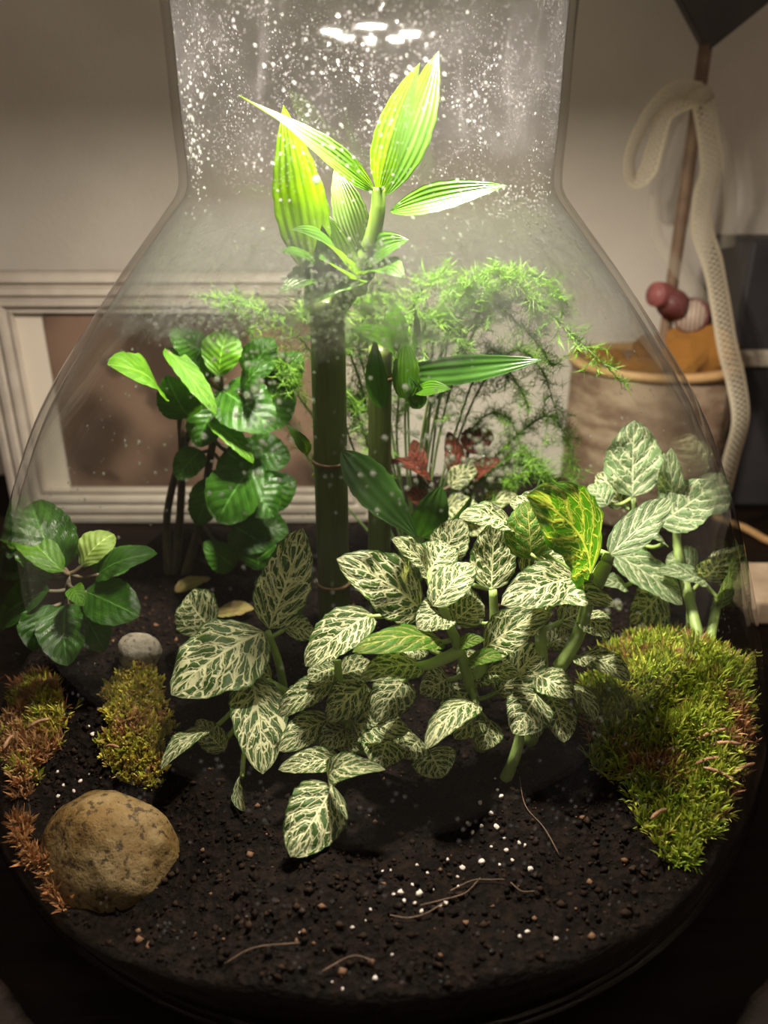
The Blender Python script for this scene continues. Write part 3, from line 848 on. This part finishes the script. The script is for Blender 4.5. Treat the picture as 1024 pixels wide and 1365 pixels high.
def cane(root, base, topp, r, nodes):
    path = [base.lerp(topp, i / 40) for i in range(41)]
    def rad(t):
        k = sum(math.exp(-((t - n) / .012) ** 2) for n in nodes)
        return r * (1 + .08 * k + .10 * (1 - t))
    tube('cane', path, rad, m_cane, root, 20)
    for n in nodes:
        c = base.lerp(topp, n); d = (topp - base).normalized()
        pth = [c + d * q for q in (-.0009, -.0003, .0003, .0009)]
        tube('node_ring', pth, lambda t: r * (1.10 + .06 * sin(pi * t) + .1 * (1 - n)), m_node, root, 20)
b0 = soil_hit(446, 836); t0 = P(436, 398, .293)
bam = thing('lucky_bamboo', b0, 'thick green bamboo cane with bright yellow-green leaves reaching into the bottle neck', 'plant')
cane(bam, b0 - Vector((0, 0, .004)), t0, .0066, (.19, .575))
sh = smooth_path([P(446, 415, .290), P(470, 380, .286), P(492, 330, .284), P(503, 285, .283), P(505, 250, .283)], 6)
tube('shoot', sh, lambda t: .0040 - .0018 * t, simple_mat('shoot_green', (.09, .16, .02), (.12, .20, .03), 60, .4), bam, 12)
def bl(bx, by, Yb, tx, ty, Yt, wpx, mat=BAM, n=(0, .9, .3), root=bam, **kw):
    B = P(bx, by, Yb / 1000); Tt = P(tx, ty, Yt / 1000)
    kw.setdefault('outline', 'lance'); kw.setdefault('ruffle', .03); kw.setdefault('quilt', 0); kw.setdefault('fold', .25); kw.setdefault('nu', 24); kw.setdefault('nv', 8)
    return leaf('leaf', B, Tt, wpx * px((B + Tt) / 2), (n[0], -n[1], n[2]), mat, root, **kw)
bl(505, 258, 283, 560, 84, 268, 60, n=(-.3, .8, .5), arch=.05)
bl(512, 262, 285, 585, 68, 296, 62, n=(.25, .9, .1), arch=.05)
bl(499, 254, 283, 317, 126, 256, 50, n=(.35, .75, .55), arch=.05, fold=.25, twist=-1.3, bend=-.05)
bl(420, 375, 286, 378, 140, 276, 84, n=(-.25, .9, .3), arch=-.03)
bl(520, 282, 284, 676, 247, 268, 46, BAM, n=(.1, .85, .45), arch=.03)
bl(452, 405, 286, 372, 335, 258, 74, BAM, n=(-.1, .6, .8), arch=.10)
bl(462, 395, 287, 436, 285, 282, 66, BAM, n=(-.1, .95, .2))
bl(470, 390, 288, 482, 300, 294, 60, BAM, n=(.1, .95, .2))
bl(470, 372, 283, 388, 306, 260, 70, n=(-.2, .6, .8), arch=.10)
bl(485, 345, 285, 446, 222, 290, 50, BAMP, n=(0, .9, .3))
bl(470, 395, 278, 425, 345, 256, 80, n=(0, .6, .8), arch=.08)
bl(490, 350, 284, 545, 320, 272, 52, n=(.1, .75, .6), arch=.1)
bl(474, 380, 280, 372, 392, 252, 76, BAM, n=(-.1, .5, .85), arch=.12)
bl(480, 372, 278, 405, 410, 252, 80, BAM, n=(0, .55, .85), arch=.12)
bl(486, 366, 280, 540, 372, 262, 60, BAM, n=(.1, .55, .85), arch=.12)
bl(455, 600, 288, 556, 716, 268, 60, BAMD, n=(.3, .95, .05), arch=.03, fold=.1)
bl(412, 605, 290, 382, 566, 286, 20, BAM, n=(0, .8, .6), arch=.2)

b1 = soil_hit(505, 812); t1 = P(507, 462, .312)
bam2 = thing('lucky_bamboo', b1, 'shorter shaded bamboo cane with a long dark leaf pointing towards the bark pot', 'plant')
cane(bam2, b1 - Vector((0, 0, .004)), t1, .0048, (.2, .55, .9))
def b2(*a, **k): return bl(*a, root=bam2, **k)
b2(541, 532, 300, 540, 455, 302, 38, BAM, n=(.1, .9, .3), arch=.03, outline='ovate')
b2(520, 500, 306, 725, 479, 286, 42, BAMD, n=(.0, .97, .12), arch=-.03, twist=.6, fold=.12, bend=.03)
b2(528, 478, 306, 464, 440, 292, 56, BAM, n=(-.2, .6, .8), arch=.14)
b2(532, 470, 308, 520, 396, 312, 34, BAM, n=(.1, .9, .3))
b2(549, 470, 306, 553, 410, 302, 14, BAMD, n=(.4, .9, .2), fold=.5)
b2(553, 522, 302, 602, 519, 292, 28, BAM, n=(0, .7, .7), arch=.06)
b2(560, 545, 304, 545, 500, 300, 30, BAMD, n=(0, .9, .2))
b2(510, 545, 306, 500, 450, 300, 34, BAMD, n=(-.2, .9, .2))
b2(560, 716, 290, 588, 648, 286, 50, BAMD, n=(.1, .9, .3), outline='ovate', fold=.08)
b2(594, 706, 286, 632, 656, 284, 14, BAMD, n=(.3, .9, .2))

# ------------------------------------------------------------------ glossy plants on the left
GL = plain_leaf_mat('glossy_leaf', (.016, .058, .005), (.03, .095, .008), (.10, .28, .012), .33, .2, .5)
GLB = plain_leaf_mat('glossy_bright_leaf', (.05, .15, .006), (.085, .21, .010), (.20, .44, .02), .42, .28, .45, mottled=1)
GLL = plain_leaf_mat('glossy_lime_leaf', (.14, .22, .035), (.19, .27, .06), (.32, .5, .07), .45, .35, .4)
gm = (GL, GLB, GLL)
STD = simple_mat('brown_stem', (.035, .028, .014), (.07, .05, .025), 120, .7, .0004)
plant('peperomia', 'small plant with rounded glossy dark green leaves above the orange-brown moss', 'plant',
      [[(92, 880, None), (88, 820, 262), (92, 765, 266)]],
      [(86, 758, 266, 42, 670, 284, 78, dict(n=(.1, .85, .4))),
       (84, 762, 262, 16, 700, 258, 38, dict(mat=1, n=(-.1, .5, .85))),
       (108, 756, 266, 152, 712, 276, 46, dict(mat=2, n=(-.2, .7, .6), outline='round')),
       (128, 768, 264, 210, 738, 258, 46, dict(n=(.1, .45, .85), arch=.1)),
       (112, 788, 260, 186, 822, 244, 60, dict(n=(.1, .7, .7), arch=.08, outline='round')),
       (66, 786, 258, -4, 842, 246, 58, dict(n=(-.1, .6, .75), arch=.08)),
       (70, 770, 262, -8, 772, 254, 36, dict(n=(-.1, .45, .85))),
       (62, 764, 268, -6, 748, 266, 30, dict(n=(-.1, .5, .8))),
       (88, 806, 256, 90, 888, 238, 66, dict(n=(0, .8, .5), arch=.1)),
       (110, 810, 258, 140, 868, 242, 56, dict(n=(.2, .8, .5), arch=.1)),
       (66, 806, 258, 44, 868, 244, 56, dict(n=(-.2, .8, .5), arch=.1)),
       (98, 782, 256, 112, 808, 246, 24, dict(mat=1)),
       (120, 750, 270, 175, 752, 278, 40, dict(n=(.1, .7, .6)))], gm, STD, outline='ovate', quilt=.012, ruffle=.07, arch=.16)

plant('shrub', 'bushy upright shrub with bright glossy leaves and thin dark trunks behind the bamboo', 'plant',
      [[(232, 764, None), (240, 690, 352), (243, 610, 342), (240, 550, 335)], [(245, 764, None), (268, 690, 350), (282, 600, 340), (300, 520, 332)], [(225, 766, None), (222, 700, 356), (232, 640, 350), (258, 560, 342)]],
      [(214, 526, 322, 143, 486, 314, 66, dict(mat=1, n=(-.1, .75, .6))),
       (220, 463, 326, 288, 552, 312, 34, dict(mat=1, n=(.5, .5, .7), arch=.03, bend=-.03)),
       (292, 502, 326, 304, 440, 332, 54, dict(mat=1, n=(-.1, .8, .5), outline='round')),
       (322, 528, 322, 358, 484, 316, 42, dict(mat=0, n=(0, .6, .8), outline='round')),
       (296, 520, 328, 366, 574, 316, 72, dict(n=(.1, .8, .5))),
       (346, 612, 322, 290, 696, 310, 74, dict(n=(-.1, .8, .5), outline='round')),
       (280, 562, 322, 338, 618, 312, 30, dict(mat=1, n=(.3, .4, .9), arch=.1)),
       (276, 508, 330, 248, 458, 338, 46, dict(n=(0, .8, .5))),
       (252, 556, 328, 222, 500, 320, 54, dict(n=(-.1, .8, .5))),
       (312, 756, 318, 272, 722, 312, 38, dict(n=(-.1, .7, .6))),
       (345, 760, 316, 342, 708, 322, 50, dict(n=(.1, .8, .5), outline='round')),
       (330, 640, 326, 366, 690, 316, 60, dict(n=(.1, .8, .5))),
       (300, 600, 332, 350, 640, 324, 62, dict(n=(.1, .8, .4))),
       (268, 600, 338, 236, 640, 330, 40, dict(n=(-.1, .8, .4))),
       (290, 540, 334, 262, 596, 326, 52, dict(n=(-.1, .8, .4))),
       (330, 500, 334, 366, 452, 340, 46, dict(n=(.1, .8, .4))),
       (310, 700, 326, 360, 730, 318, 52, dict(n=(.1, .8, .4))),
       (270, 470, 336, 225, 440, 344, 40, dict(n=(-.1, .8, .4))), (340, 560, 338, 392, 520, 344, 56, dict(n=(.1, .9, .2))), (330, 600, 340, 388, 610, 334, 58, dict(n=(.1, .9, .2))),
       (345, 660, 334, 395, 640, 330, 56, dict(n=(.1, .9, .2))), (320, 520, 342, 300, 580, 340, 60, dict(n=(0, .9, .2))), (330, 690, 334, 385, 710, 326, 54, dict(n=(.1, .9, .2))), (360, 520, 344, 402, 470, 348, 46, dict(n=(.1, .9, .2))),
       (290, 640, 336, 262, 700, 330, 44, dict(n=(-.1, .9, .2)))], gm, STD, stem_r=.0022, pet_r=.0009, quilt=.02, ruffle=.06)

plant('red_fittonia', 'small dark plant with red-pink leaves growing beneath the feathery fern', 'plant',
      [[(600, 768, None), (590, 700, 340), (575, 650, 335)], [(605, 768, None), (625, 690, 345), (625, 630, 342)]],
      [(575, 640, 330, 518, 616, 320, 30, dict(n=(-.1, .4, .9))), (560, 630, 334, 552, 586, 342, 24, dict(n=(0, .8, .5))), (600, 650, 334, 640, 612, 340, 32, dict(mat=1)),
       (612, 640, 338, 598, 575, 346, 26, dict(n=(0, .8, .5))), (625, 640, 338, 668, 612, 332, 26), (590, 680, 332, 640, 680, 322, 38, dict(mat=1)), (640, 680, 336, 690, 660, 330, 34, dict(mat=1)),
       (570, 680, 330, 540, 655, 322, 34), (620, 600, 342, 655, 575, 348, 40), (615, 700, 330, 660, 712, 320, 36, dict(mat=1))], (FITR, FIT), STD, stem_r=.0015)

# ------------------------------------------------------------------ feathery fern
m_fern = attr_mat('fern_needles', .5, .4)
m_fstem = simple_mat('fern_stem', (.07, .12, .03), (.10, .16, .04), 80, .6)
fern = thing('asparagus_fern', soil_hit(555, 782), 'feathery asparagus fern with arching fronds behind the bamboo canes', 'plant')
def frond(pts, seed, Ln=.0055, dens=1.0, spread=.015, start=.3):
    rng = random.Random(seed)
    path = smooth_path([soil_hit(555, 782)] + [fit(x, y, Y / 1000) for x, y, Y in pts], 9)
    st = tube('frond', path, lambda t: .0007 - .0005 * t, m_fstem, fern, 5)
    V, Fc, C = [], [], []
    def needles(a, b_, n, L):
        for k in range(n):
            p = a.lerp(b_, k / n)
            for q in range(4):
                d = Vector((rng.gauss(0, 1), rng.gauss(0, 1), rng.gauss(.15, .8))).normalized() + (b_ - a).normalized() * .5
                d = d.normalized() * L * (.6 + .7 * rng.random())
                s = d.cross(Vector((rng.random() - .5, rng.random() - .5, .4))).normalized() * .00017
                i0 = len(V); V.extend([p - s, p + s, p + d]); Fc.append((i0, i0 + 1, i0 + 2))
                g = rng.random(); c = (.07 + .12 * g, .19 + .17 * g, .02 + .015 * g)
                C.extend([c, c, c])
    n = len(path)
    for i in range(int(n * start), n - 1):
        t = i / n
        needles(path[i], path[i + 1], 3, Ln)
        for _ in range(2):
            if rng.random() < .75 * dens:
                d = Vector((rng.gauss(0, 1), rng.gauss(0, .6), rng.gauss(-.05, .6))).normalized()
                d = (d + (path[i + 1] - path[i]).normalized() * .7).normalized()
                L = spread * (.4 + .8 * rng.random()) * (1.1 - .6 * t)
                e = path[i] + d * L
                if hypot(e.x - AX, e.y - D) > jar_r(e.z) - WALLT - .004: continue
                needles(path[i], e, max(3, int(L / .0013)), Ln)
    o = mesh_obj('needles', V, Fc, m_fern, st, tints=C, smooth=False); tag(o, kind='stuff')
fr = [[(560, 600, 338), (600, 430, 326), (650, 362, 318), (705, 392, 314), (765, 448, 312), (838, 517, 308)],
      [(575, 580, 340), (625, 440, 330), (680, 372, 322), (735, 378, 318), (752, 420, 316)],
      [(565, 610, 342), (590, 470, 334), (640, 402, 328), (700, 440, 324), (738, 490, 322)],
      [(600, 600, 344), (650, 470, 340), (688, 510, 336), (706, 545, 334)],
      [(545, 580, 340), (545, 450, 334), (560, 390, 328), (600, 360, 324)],
      [(500, 580, 342), (470, 480, 338), (440, 440, 332), (400, 410, 328)],
      [(480, 620, 344), (430, 490, 338), (350, 412, 328), (268, 395, 322)],
      [(520, 620, 346), (480, 530, 344), (470, 570, 338)],
      [(620, 660, 346), (680, 590, 344), (730, 555, 340), (757, 590, 336), (762, 640, 332)],
      [(600, 680, 344), (660, 625, 340), (700, 605, 336), (732, 640, 330)],
      [(575, 520, 344), (580, 420, 340), (620, 385, 336), (650, 420, 332)],
      [(565, 580, 346), (600, 510, 346), (640, 480, 344), (682, 505, 340)],
      [(505, 600, 346), (500, 490, 344), (482, 440, 338)],
      [(530, 600, 350), (530, 500, 350), (490, 440, 344), (460, 470, 338)],
      [(640, 680, 340), (690, 640, 334), (722, 630, 330)],
      [(480, 640, 350), (400, 530, 346), (380, 480, 338), (400, 520, 330)],
      [(620, 560, 350), (680, 470, 346), (720, 490, 340), (745, 560, 336)]]
fr += [[(520, 560, 338), (500, 430, 328), (450, 395, 320), (400, 420, 316)], [(500, 620, 342), (470, 540, 336), (440, 510, 330)], [(540, 560, 340), (560, 450, 332), (590, 420, 326), (620, 470, 322)],
       [(520, 600, 344), (480, 470, 336), (500, 400, 326), (540, 420, 320)], [(450, 660, 350), (380, 560, 346), (330, 430, 338), (290, 400, 330)], [(590, 560, 340), (640, 430, 330), (700, 400, 324), (725, 440, 320)],
       [(640, 640, 346), (700, 620, 342), (740, 650, 336)], [(600, 640, 348), (640, 560, 346), (680, 560, 342), (700, 620, 336)], [(590, 500, 348), (610, 400, 338), (640, 375, 330), (668, 400, 326)]]
for k, f_ in enumerate(fr): frond(f_, 40 + k, dens=1.15)

# ------------------------------------------------------------------ litter on the soil
m_bark = simple_mat('bark_bits', (.18, .09, .05), (.34, .19, .11), 150, .8, .0005)
m_dry = plain_leaf_mat('dry_leaf', (.25, .24, .07), (.32, .22, .10), (.4, .36, .1), .3, .6, .2)
def lit_leaf(bx, by, tx, ty, wpx, label):
    B = soil_hit(bx, by) + Vector((0, 0, .003)); Tt = soil_hit(tx, ty) + Vector((0, 0, .004))
    o = leaf('fallen_leaf', B, Tt, wpx * px(B), (0, -.3, .9), m_dry, None, arch=.08)
    tag(o, label, 'leaf')
lit_leaf(234, 796, 282, 782, 24, 'fallen yellow-green leaf on dark soil behind the broad fittonia leaf')
lit_leaf(290, 826, 340, 822, 26, 'fallen olive leaf lying under the upright fittonia leaf')
def chip(x, y, L, ang, label, r=.0012):
    h = soil_hit(x, y) + Vector((0, 0, .006)); d = Vector((cos(ang), sin(ang) * .6, .25)) * L
    pts = smooth_path([h - d / 2, h + Vector((0, 0, .001)), h + d / 2], 4)
    tag(tube('twig', pts, lambda t: r * .45 * (.35 + .9 * sin(pi * t) + .3 * sin(9 * t)), m_bark, None, 7), label, 'twig')
for i, (x, y, L, a) in enumerate(((945, 1000, .012, .3), (962, 1012, .010, -.4), (940, 1035, .009, .1), (985, 1048, .010, .5), (955, 1052, .011, 2.6), (875, 1105, .007, .6))):
    chip(x, y, L, a, 'short reddish bark sliver lying in the broad moss mound', .0013)
    COL.objects[-1]['group'] = 'bark slivers in the moss mound'
for i, (x, y, L, a) in enumerate(((70, 928, .008, .2), (55, 985, .009, .6), (16, 1010, .009, 1.4))):
    chip(x, y, L, a, 'short orange-brown bark sliver lying in the loose moss tuft', .0013)
    COL.objects[-1]['group'] = 'bark slivers in the loose moss'
chip(152, 1015, .007, -.5, 'pale bark sliver lying on the yellow-green moss cushion', .001)
tw = [P(970, 962, .236), P(978, 990, .232), P(986, 1024, .228)]
m_twig = simple_mat('dark_twig', (.05, .03, .015), (.09, .05, .03), 200, .8)
tag(tube('twig', smooth_path([fit(*q) for q in ((970, 962, .25), (978, 990, .246), (986, 1026, .243))], 4), .0006, m_twig, None, 7), 'thin dark twig standing upright in the broad moss mound', 'twig')

# ------------------------------------------------------------------ picture frame
m_frame = simple_mat('frame_paint', (.42, .36, .31), (.48, .42, .37), 60, .45, .0002)
m_matb = simple_mat('mat_board', (.62, .54, .46), rough=.9)
def photo_mat():
    m, nt, out = newmat('sepia_print'); b = NB(nt); co = b.coord()
    f = b.noise(co, 16, 2, .4); g = b.noise(co, 38, 2, .5)
    col = b.mix(b.ss(f, .38, .62), (.06, .036, .025), (.20, .125, .09))
    col = b.mix(b.m('MULTIPLY', b.ss(g, .55, .7), .6), col, (.03, .02, .015))
    nt.links.new(b.pbsdf(col, .4, None, .4), out.inputs[0]); return m
FY = .525
tl = P(-44, 362, FY); zt = tl.z; xl = tl.x; xr = P(505, 362, FY).x; zb = .0
fr_o = thing('picture_frame', ((xl + xr) / 2, FY, 0), 'grey-white ribbed picture frame with brown photograph leaning at the wall', 'picture frame')
FWd = .0258
prof2 = [(0, .010), (0, -.004), (.002, -.007), (.006, -.008), (.007, -.004), (.009, -.004), (.010, -.008), (.014, -.0085), (.0155, -.0045), (.017, -.0045), (.018, -.008), (.021, -.008), (.0222, -.003), (.0238, -.003), (.0246, -.005), (FWd, -.005), (FWd, .002)]
def moulding(a, b_, inward, name='moulding'):
    V, Fc = [], []
    along = (b_ - a).normalized()
    for w_, d_ in prof2:
        V.append(a + inward * w_ + along * w_ + Vector((0, d_, 0))); V.append(b_ + inward * w_ - along * w_ + Vector((0, d_, 0)))
    for i in range(len(prof2) - 1): Fc.append((2 * i, 2 * i + 1, 2 * i + 3, 2 * i + 2))
    n = 2 * (len(prof2) - 1); Fc.append((0, n, n + 1, 1))
    mesh_obj(name, V, Fc, m_frame, fr_o, smooth=False)
A, B_, C_, D_ = Vector((xl, FY, zt)), Vector((xr, FY, zt)), Vector((xr, FY, zb)), Vector((xl, FY, zb))
moulding(A, B_, Vector((0, 0, -1))); moulding(D_, C_, Vector((0, 0, 1))); moulding(A, D_, Vector((1, 0, 0))); moulding(B_, C_, Vector((-1, 0, 0)))
bm = bmesh.new(); box_bm(bm, xl + .02, xr - .02, FY + .001, FY + .004, zb + .02, zt - .02); bm_obj('mat_board', bm, m_matb, fr_o, False)
xo = P(57, 420, FY).x
bm = bmesh.new(); box_bm(bm, xo, xr - (xo - xl), FY - .0005, FY + .001, zb + .028, zt - FWd - .001); bm_obj('photograph', bm, photo_mat(), fr_o, False)
bm = bmesh.new(); box_bm(bm, xl + .01, xr - .01, FY + .004, FY + .011, zb + .002, zt - .01); bm_obj('backing', bm, simple_mat('backing_board', (.10, .07, .05)), fr_o, False)

# ------------------------------------------------------------------ pot with a heart on a stick
PY = .558
pc = P(872, 480, PY); PXC = pc.x; ptop = P(872, 500, PY - .055).z; PR = .058
def pot_mat():
    m, nt, out = newmat('bark_pot'); b = NB(nt); s = b.sep(b.coord())
    f = b.noise(b.comb(b.m('MULTIPLY', s[0], 22), b.m('MULTIPLY', s[1], 22), b.m('MULTIPLY', s[2], 60)), 1.2, 5, .6)
    g = b.noise(b.coord(), 25, 3)
    col = b.mix(b.ss(f, .35, .65), (.12, .07, .042), (.30, .22, .155)); col = b.mix(b.m('MULTIPLY', b.ss(g, .5, .7), .6), col, (.12, .07, .045))
    nt.links.new(b.pbsdf(col, .7, b.bump(f, .002), .3), out.inputs[0]); return m
m_pot = pot_mat(); m_rim = simple_mat('pot_rim', (.45, .26, .11), (.55, .34, .16), 60, .6)
pot = thing('plant_pot', (PXC, PY, 0), 'bark-covered brown pot with orange rim standing by the wall', 'pot')
lathe('pot_wall', [(.001, .001), (PR * .95, .001), (PR, .004), (PR, ptop - .004), (PR - .004, ptop - .004), (PR - .006, ptop - .03), (.001, ptop - .03)], m_pot, pot, 64, PXC, PY, wob=.03)
lathe('rim', [(PR - .005, ptop - .005), (PR + .002, ptop - .005), (PR + .0025, ptop), (PR - .005, ptop + .001), (PR - .005, ptop - .005)], m_rim, pot, 64, PXC, PY)
m_or = simple_mat('orange_bark', (.55, .22, .04), (.72, .34, .07), 50, .7, .002)
for i, (dx, dy, dz, sx, sy, sz) in enumerate(((.022, -.02, .010, .030, .02, .022), (.042, .012, .002, .014, .02, .014), (-.018, -.022, .001, .026, .02, .009), (-.035, .015, .0, .02, .02, .010), (.005, .025, .004, .028, .02, .014))):
    o = bpy.data.objects.new('bark_chunk', lump_mesh('bark_chunk', 3.3 * i + 1, 3, .5, 1.4, m_or)); COL.objects.link(o)
    o.data.polygons.foreach_set('use_smooth', [False] * len(o.data.polygons))
    o.location = (PXC + dx, PY + dy, ptop - .006 + dz); o.scale = (sx * .8, sy * .8, sz); o.rotation_euler = (.1 * i, .2, i)
    tag(o, 'orange bark chunk filling the top of the brown pot', 'bark', 'orange bark chunks in the pot')
m_stick = simple_mat('stick_wood', (.16, .10, .065), (.22, .14, .09), 80, .6)
SY = PY - .005
s0 = P(878, 500, SY); s1 = P(941, 60, SY); s0.z = ptop - .02; s0.x = P(882, 480, SY).x
hs = thing('heart_pick', s0, 'dark heart ornament on a brown stick stuck in the bark pot', 'ornament')
tube('stick', [s0.lerp(s1, i / 12) for i in range(13)], .0042, m_stick, hs, 12)
m_heart = simple_mat('heart_wood', (.055, .048, .045), (.075, .065, .06), 30, .6)
def heart():
    bm = bmesh.new(); a = .066; rot = .12; raw = [(0, 0)]        # a square on its corner with a half disc on each upper side
    q = a / math.sqrt(2)
    for k in range(25):
        t = -pi / 4 + pi * k / 24; raw.append((q / 2 + a / 2 * cos(t), q * 1.5 + a / 2 * sin(t)))
    for k in range(1, 25):
        t = pi / 4 + pi * k / 24; raw.append((-q / 2 + a / 2 * cos(t), q * 1.5 + a / 2 * sin(t)))
    pts = [(x * cos(rot) + y * sin(rot), -x * sin(rot) + y * cos(rot)) for x, y in raw]
    base = P(941, 70, SY)
    f = bm.faces.new([bm.verts.new((base.x + x, SY - .004, base.z + y)) for x, y in pts])
    r = bmesh.ops.extrude_face_region(bm, geom=[f])
    for v in r['geom']:
        if isinstance(v, bmesh.types.BMVert): v.co.y += .009
    bmesh.ops.recalc_face_normals(bm, faces=bm.faces)
    bmesh.ops.bevel(bm, geom=[e for e in bm.edges if abs(e.verts[0].co.y - e.verts[1].co.y) < 1e-6], offset=.0006, segments=2, affect='EDGES')
    return bm_obj('heart', bm, m_heart, hs, False)
heart()

def lace_mat(name, base, holes=True):
    m, nt, out = newmat(name); b = NB(nt); uv = b.sep(b.coord('UV'))
    u = b.m('MULTIPLY', uv[0], 260); v = b.m('MULTIPLY', b.m('SUBTRACT', uv[1], .5), 2)
    d1 = b.m('ABSOLUTE', b.m('SUBTRACT', b.m('FRACT', b.m('ADD', u, b.m('MULTIPLY', v, 1.4))), .5)); d2 = b.m('ABSOLUTE', b.m('SUBTRACT', b.m('FRACT', b.m('SUBTRACT', u, b.m('MULTIPLY', v, 1.4))), .5))
    lat = b.m('MAXIMUM', b.ss(d1, .22, .12), b.ss(d2, .22, .12)); edge = b.ss(b.m('ABSOLUTE', v), .62, .72)
    al = b.m('ADD', b.m('MULTIPLY', b.m('MAXIMUM', lat, edge), .8 if holes else .0), .18 if holes else .3, clamp=True)
    p = b.pbsdf(base, .8, None, .2); t = b.n('BsdfTranslucent'); t.inputs[0].default_value = (*base, 1)
    tr = b.n('BsdfTransparent')
    nt.links.new(b.mixsh(al, tr.outputs[0], b.mixsh(.35, p, t.outputs[0])), out.inputs[0]); return m
m_lace = lace_mat('cream_lace', (.68, .60, .46)); m_sheer = lace_mat('sheer_ribbon', (.60, .54, .44), False)
rib = thing('lace_ribbon', P(936, 128, SY - .008), 'cream lace ribbon bow with long tails tied round the heart stick', 'ribbon')
def strip(name, pts, wpx, mat, ang0=0, ang1=0):
    path = smooth_path([P(x, y, SY - .009 + dy / 1000) for x, y, dy in pts], 10); n = len(path)
    V, uvs, Fc = [], [], []; run = 0
    for i, p in enumerate(path):
        if i: run += (p - path[i - 1]).length
        t = (path[min(i + 1, n - 1)] - path[max(0, i - 1)]).normalized()
        a = ang0 + (ang1 - ang0) * i / (n - 1)
        s0_ = t.cross(Vector((0, 1, 0))).normalized(); s = s0_ * cos(a) + Vector((0, 1, 0)) * sin(a)
        for j in range(5):
            v = -1 + j / 2
            V.append(p + s * v * wpx / 2 * px(p) + s.cross(t) * .0015 * v * v); uvs.append((run, j / 4))
    for i in range(n - 1):
        for j in range(4):
            a = i * 5 + j; Fc.append((a, a + 1, a + 6, a + 5))
    return mesh_obj(name, V, Fc, mat, rib, uvs=uvs)
strip('loop', [(934, 124, 0), (900, 122, -6), (868, 152, -10), (843, 205, -12), (845, 238, -10), (862, 228, -6), (872, 195, -3), (888, 150, -1), (934, 128, 0)], 26, m_lace, .5, .9)
strip('tail', [(938, 130, -1), (946, 175, -8), (950, 225, -8), (940, 262, -6), (938, 305, -10), (952, 350, -18), (962, 400, -34), (972, 460, -46), (984, 510, -50), (990, 560, -62), (978, 610, -64), (966, 660, -60)], 34, m_lace, .2, .5)
strip('tail', [(936, 128, 0), (955, 150, -10), (972, 210, -14), (976, 280, -14), (972, 330, -12)], 22, m_sheer, .7, .2)
strip('loop', [(930, 128, 2), (896, 170, 6), (876, 250, 8), (878, 310, 6), (900, 350, -6), (930, 388, -10), (955, 410, -10)], 18, m_sheer, .4, .2)
bmk = bmesh.new(); bmesh.ops.create_icosphere(bmk, subdivisions=3, radius=.0075)
kp = P(932, 128, SY - .006)
for v in bmk.verts: v.co = Vector((v.co.x * 1.2, v.co.y, v.co.z * .9)) * (1 + .2 * noise.noise(v.co * 300)) + kp
bm_obj('knot', bmk, m_lace, rib)
def bead(x, y, label, mat, mat2, r, L, axis):
    c = P(x, y, SY - .012); root = thing('wooden_bead', c, label, 'bead')
    d = Vector(axis).normalized()
    tube('bead_body', [c + d * L * q for q in (-.5, -.46, -.3, 0, .3, .46, .5)], lambda t: r * (.9 + .1 * sin(pi * t)), mat, root, 24)
    tube('bead_face', [c + d * (L * .5 + q) for q in (0, .0006)], r * .82, mat2, root, 24)
m_pink = simple_mat('pink_wood', (.24, .07, .07), (.30, .095, .09), 60, .5); m_pinkd = simple_mat('dark_pink_wood', (.12, .035, .035), (.15, .05, .045), 60, .5)
def strp():
    m, nt, out = newmat('striped_wood'); b = NB(nt); s = b.sep(b.coord())
    f = b.m('MULTIPLY', b.m('ADD', b.m('SINE', b.m('MULTIPLY', s[0], 2600)), 1), .5)
    nt.links.new(b.pbsdf(b.mix(f, (.24, .15, .11), (.50, .40, .33)), .6), out.inputs[0]); return m
bead(880, 393, 'pink wooden bead threaded beside the stick', m_pink, m_pink, .0085, .011, (-.9, -.5, .15))
bead(897, 406, 'dark pink wooden bead overlapping the stick', m_pinkd, m_pinkd, .0105, .010, (-.6, -.6, -.5))
bead(924, 421, 'striped beige wooden bead hanging by the lace tail', m_pinkd, strp(), .0125, .013, (-.55, -.8, .1))

# ------------------------------------------------------------------ dark box, cord and block at the far right
BX = P(1004, 320, .55).x; bt = P(1004, 320, .55).z; bz = P(1000, 488, .55).z
m_black = simple_mat('black_plastic', (.030, .027, .030), (.038, .034, .038), 40, .5)
bx = thing('speaker_box', (BX + .06, .585, 0), 'tall black box with a beige band standing at the wall', 'box')
bm = bmesh.new(); box_bm(bm, BX, BX + .13, .55, .62, .001, bt, .003); bm_obj('case', bm, m_black, bx, False)
bm = bmesh.new(); box_bm(bm, BX - .004, BX + .134, .545, .622, bz, bz + .012, .002); bm_obj('band', bm, simple_mat('beige_band', (.30, .25, .20), (.40, .35, .28), 70, .6), bx, False)
def table_hit(x, y):
    d = ray(x, y); t = -T / d.z; return Vector((d.x * t, d.y * t, 0))
cpts = [table_hit(x, y) + Vector((0, 0, .003)) for x, y in ((940, 690), (985, 706), (1005, 716), (1030, 728), (1090, 735))]
tag(tube('cord', smooth_path(cpts, 6), .0026, simple_mat('tan_cord', (.32, .18, .07), (.40, .24, .10), 100, .7), None, 8), 'tan cord lying on the table behind the jar', 'cord')
hb = table_hit(1003, 835)
bm = bmesh.new(); box_bm(bm, hb.x, hb.x + .07, hb.y, hb.y + .05, .0005, .016, .002)
tag(bm_obj('wooden_block', bm, simple_mat('pale_wood', (.40, .29, .20), (.48, .36, .26), 60, .6), None, False), 'pale wooden block lying on the table beside the jar', 'block')
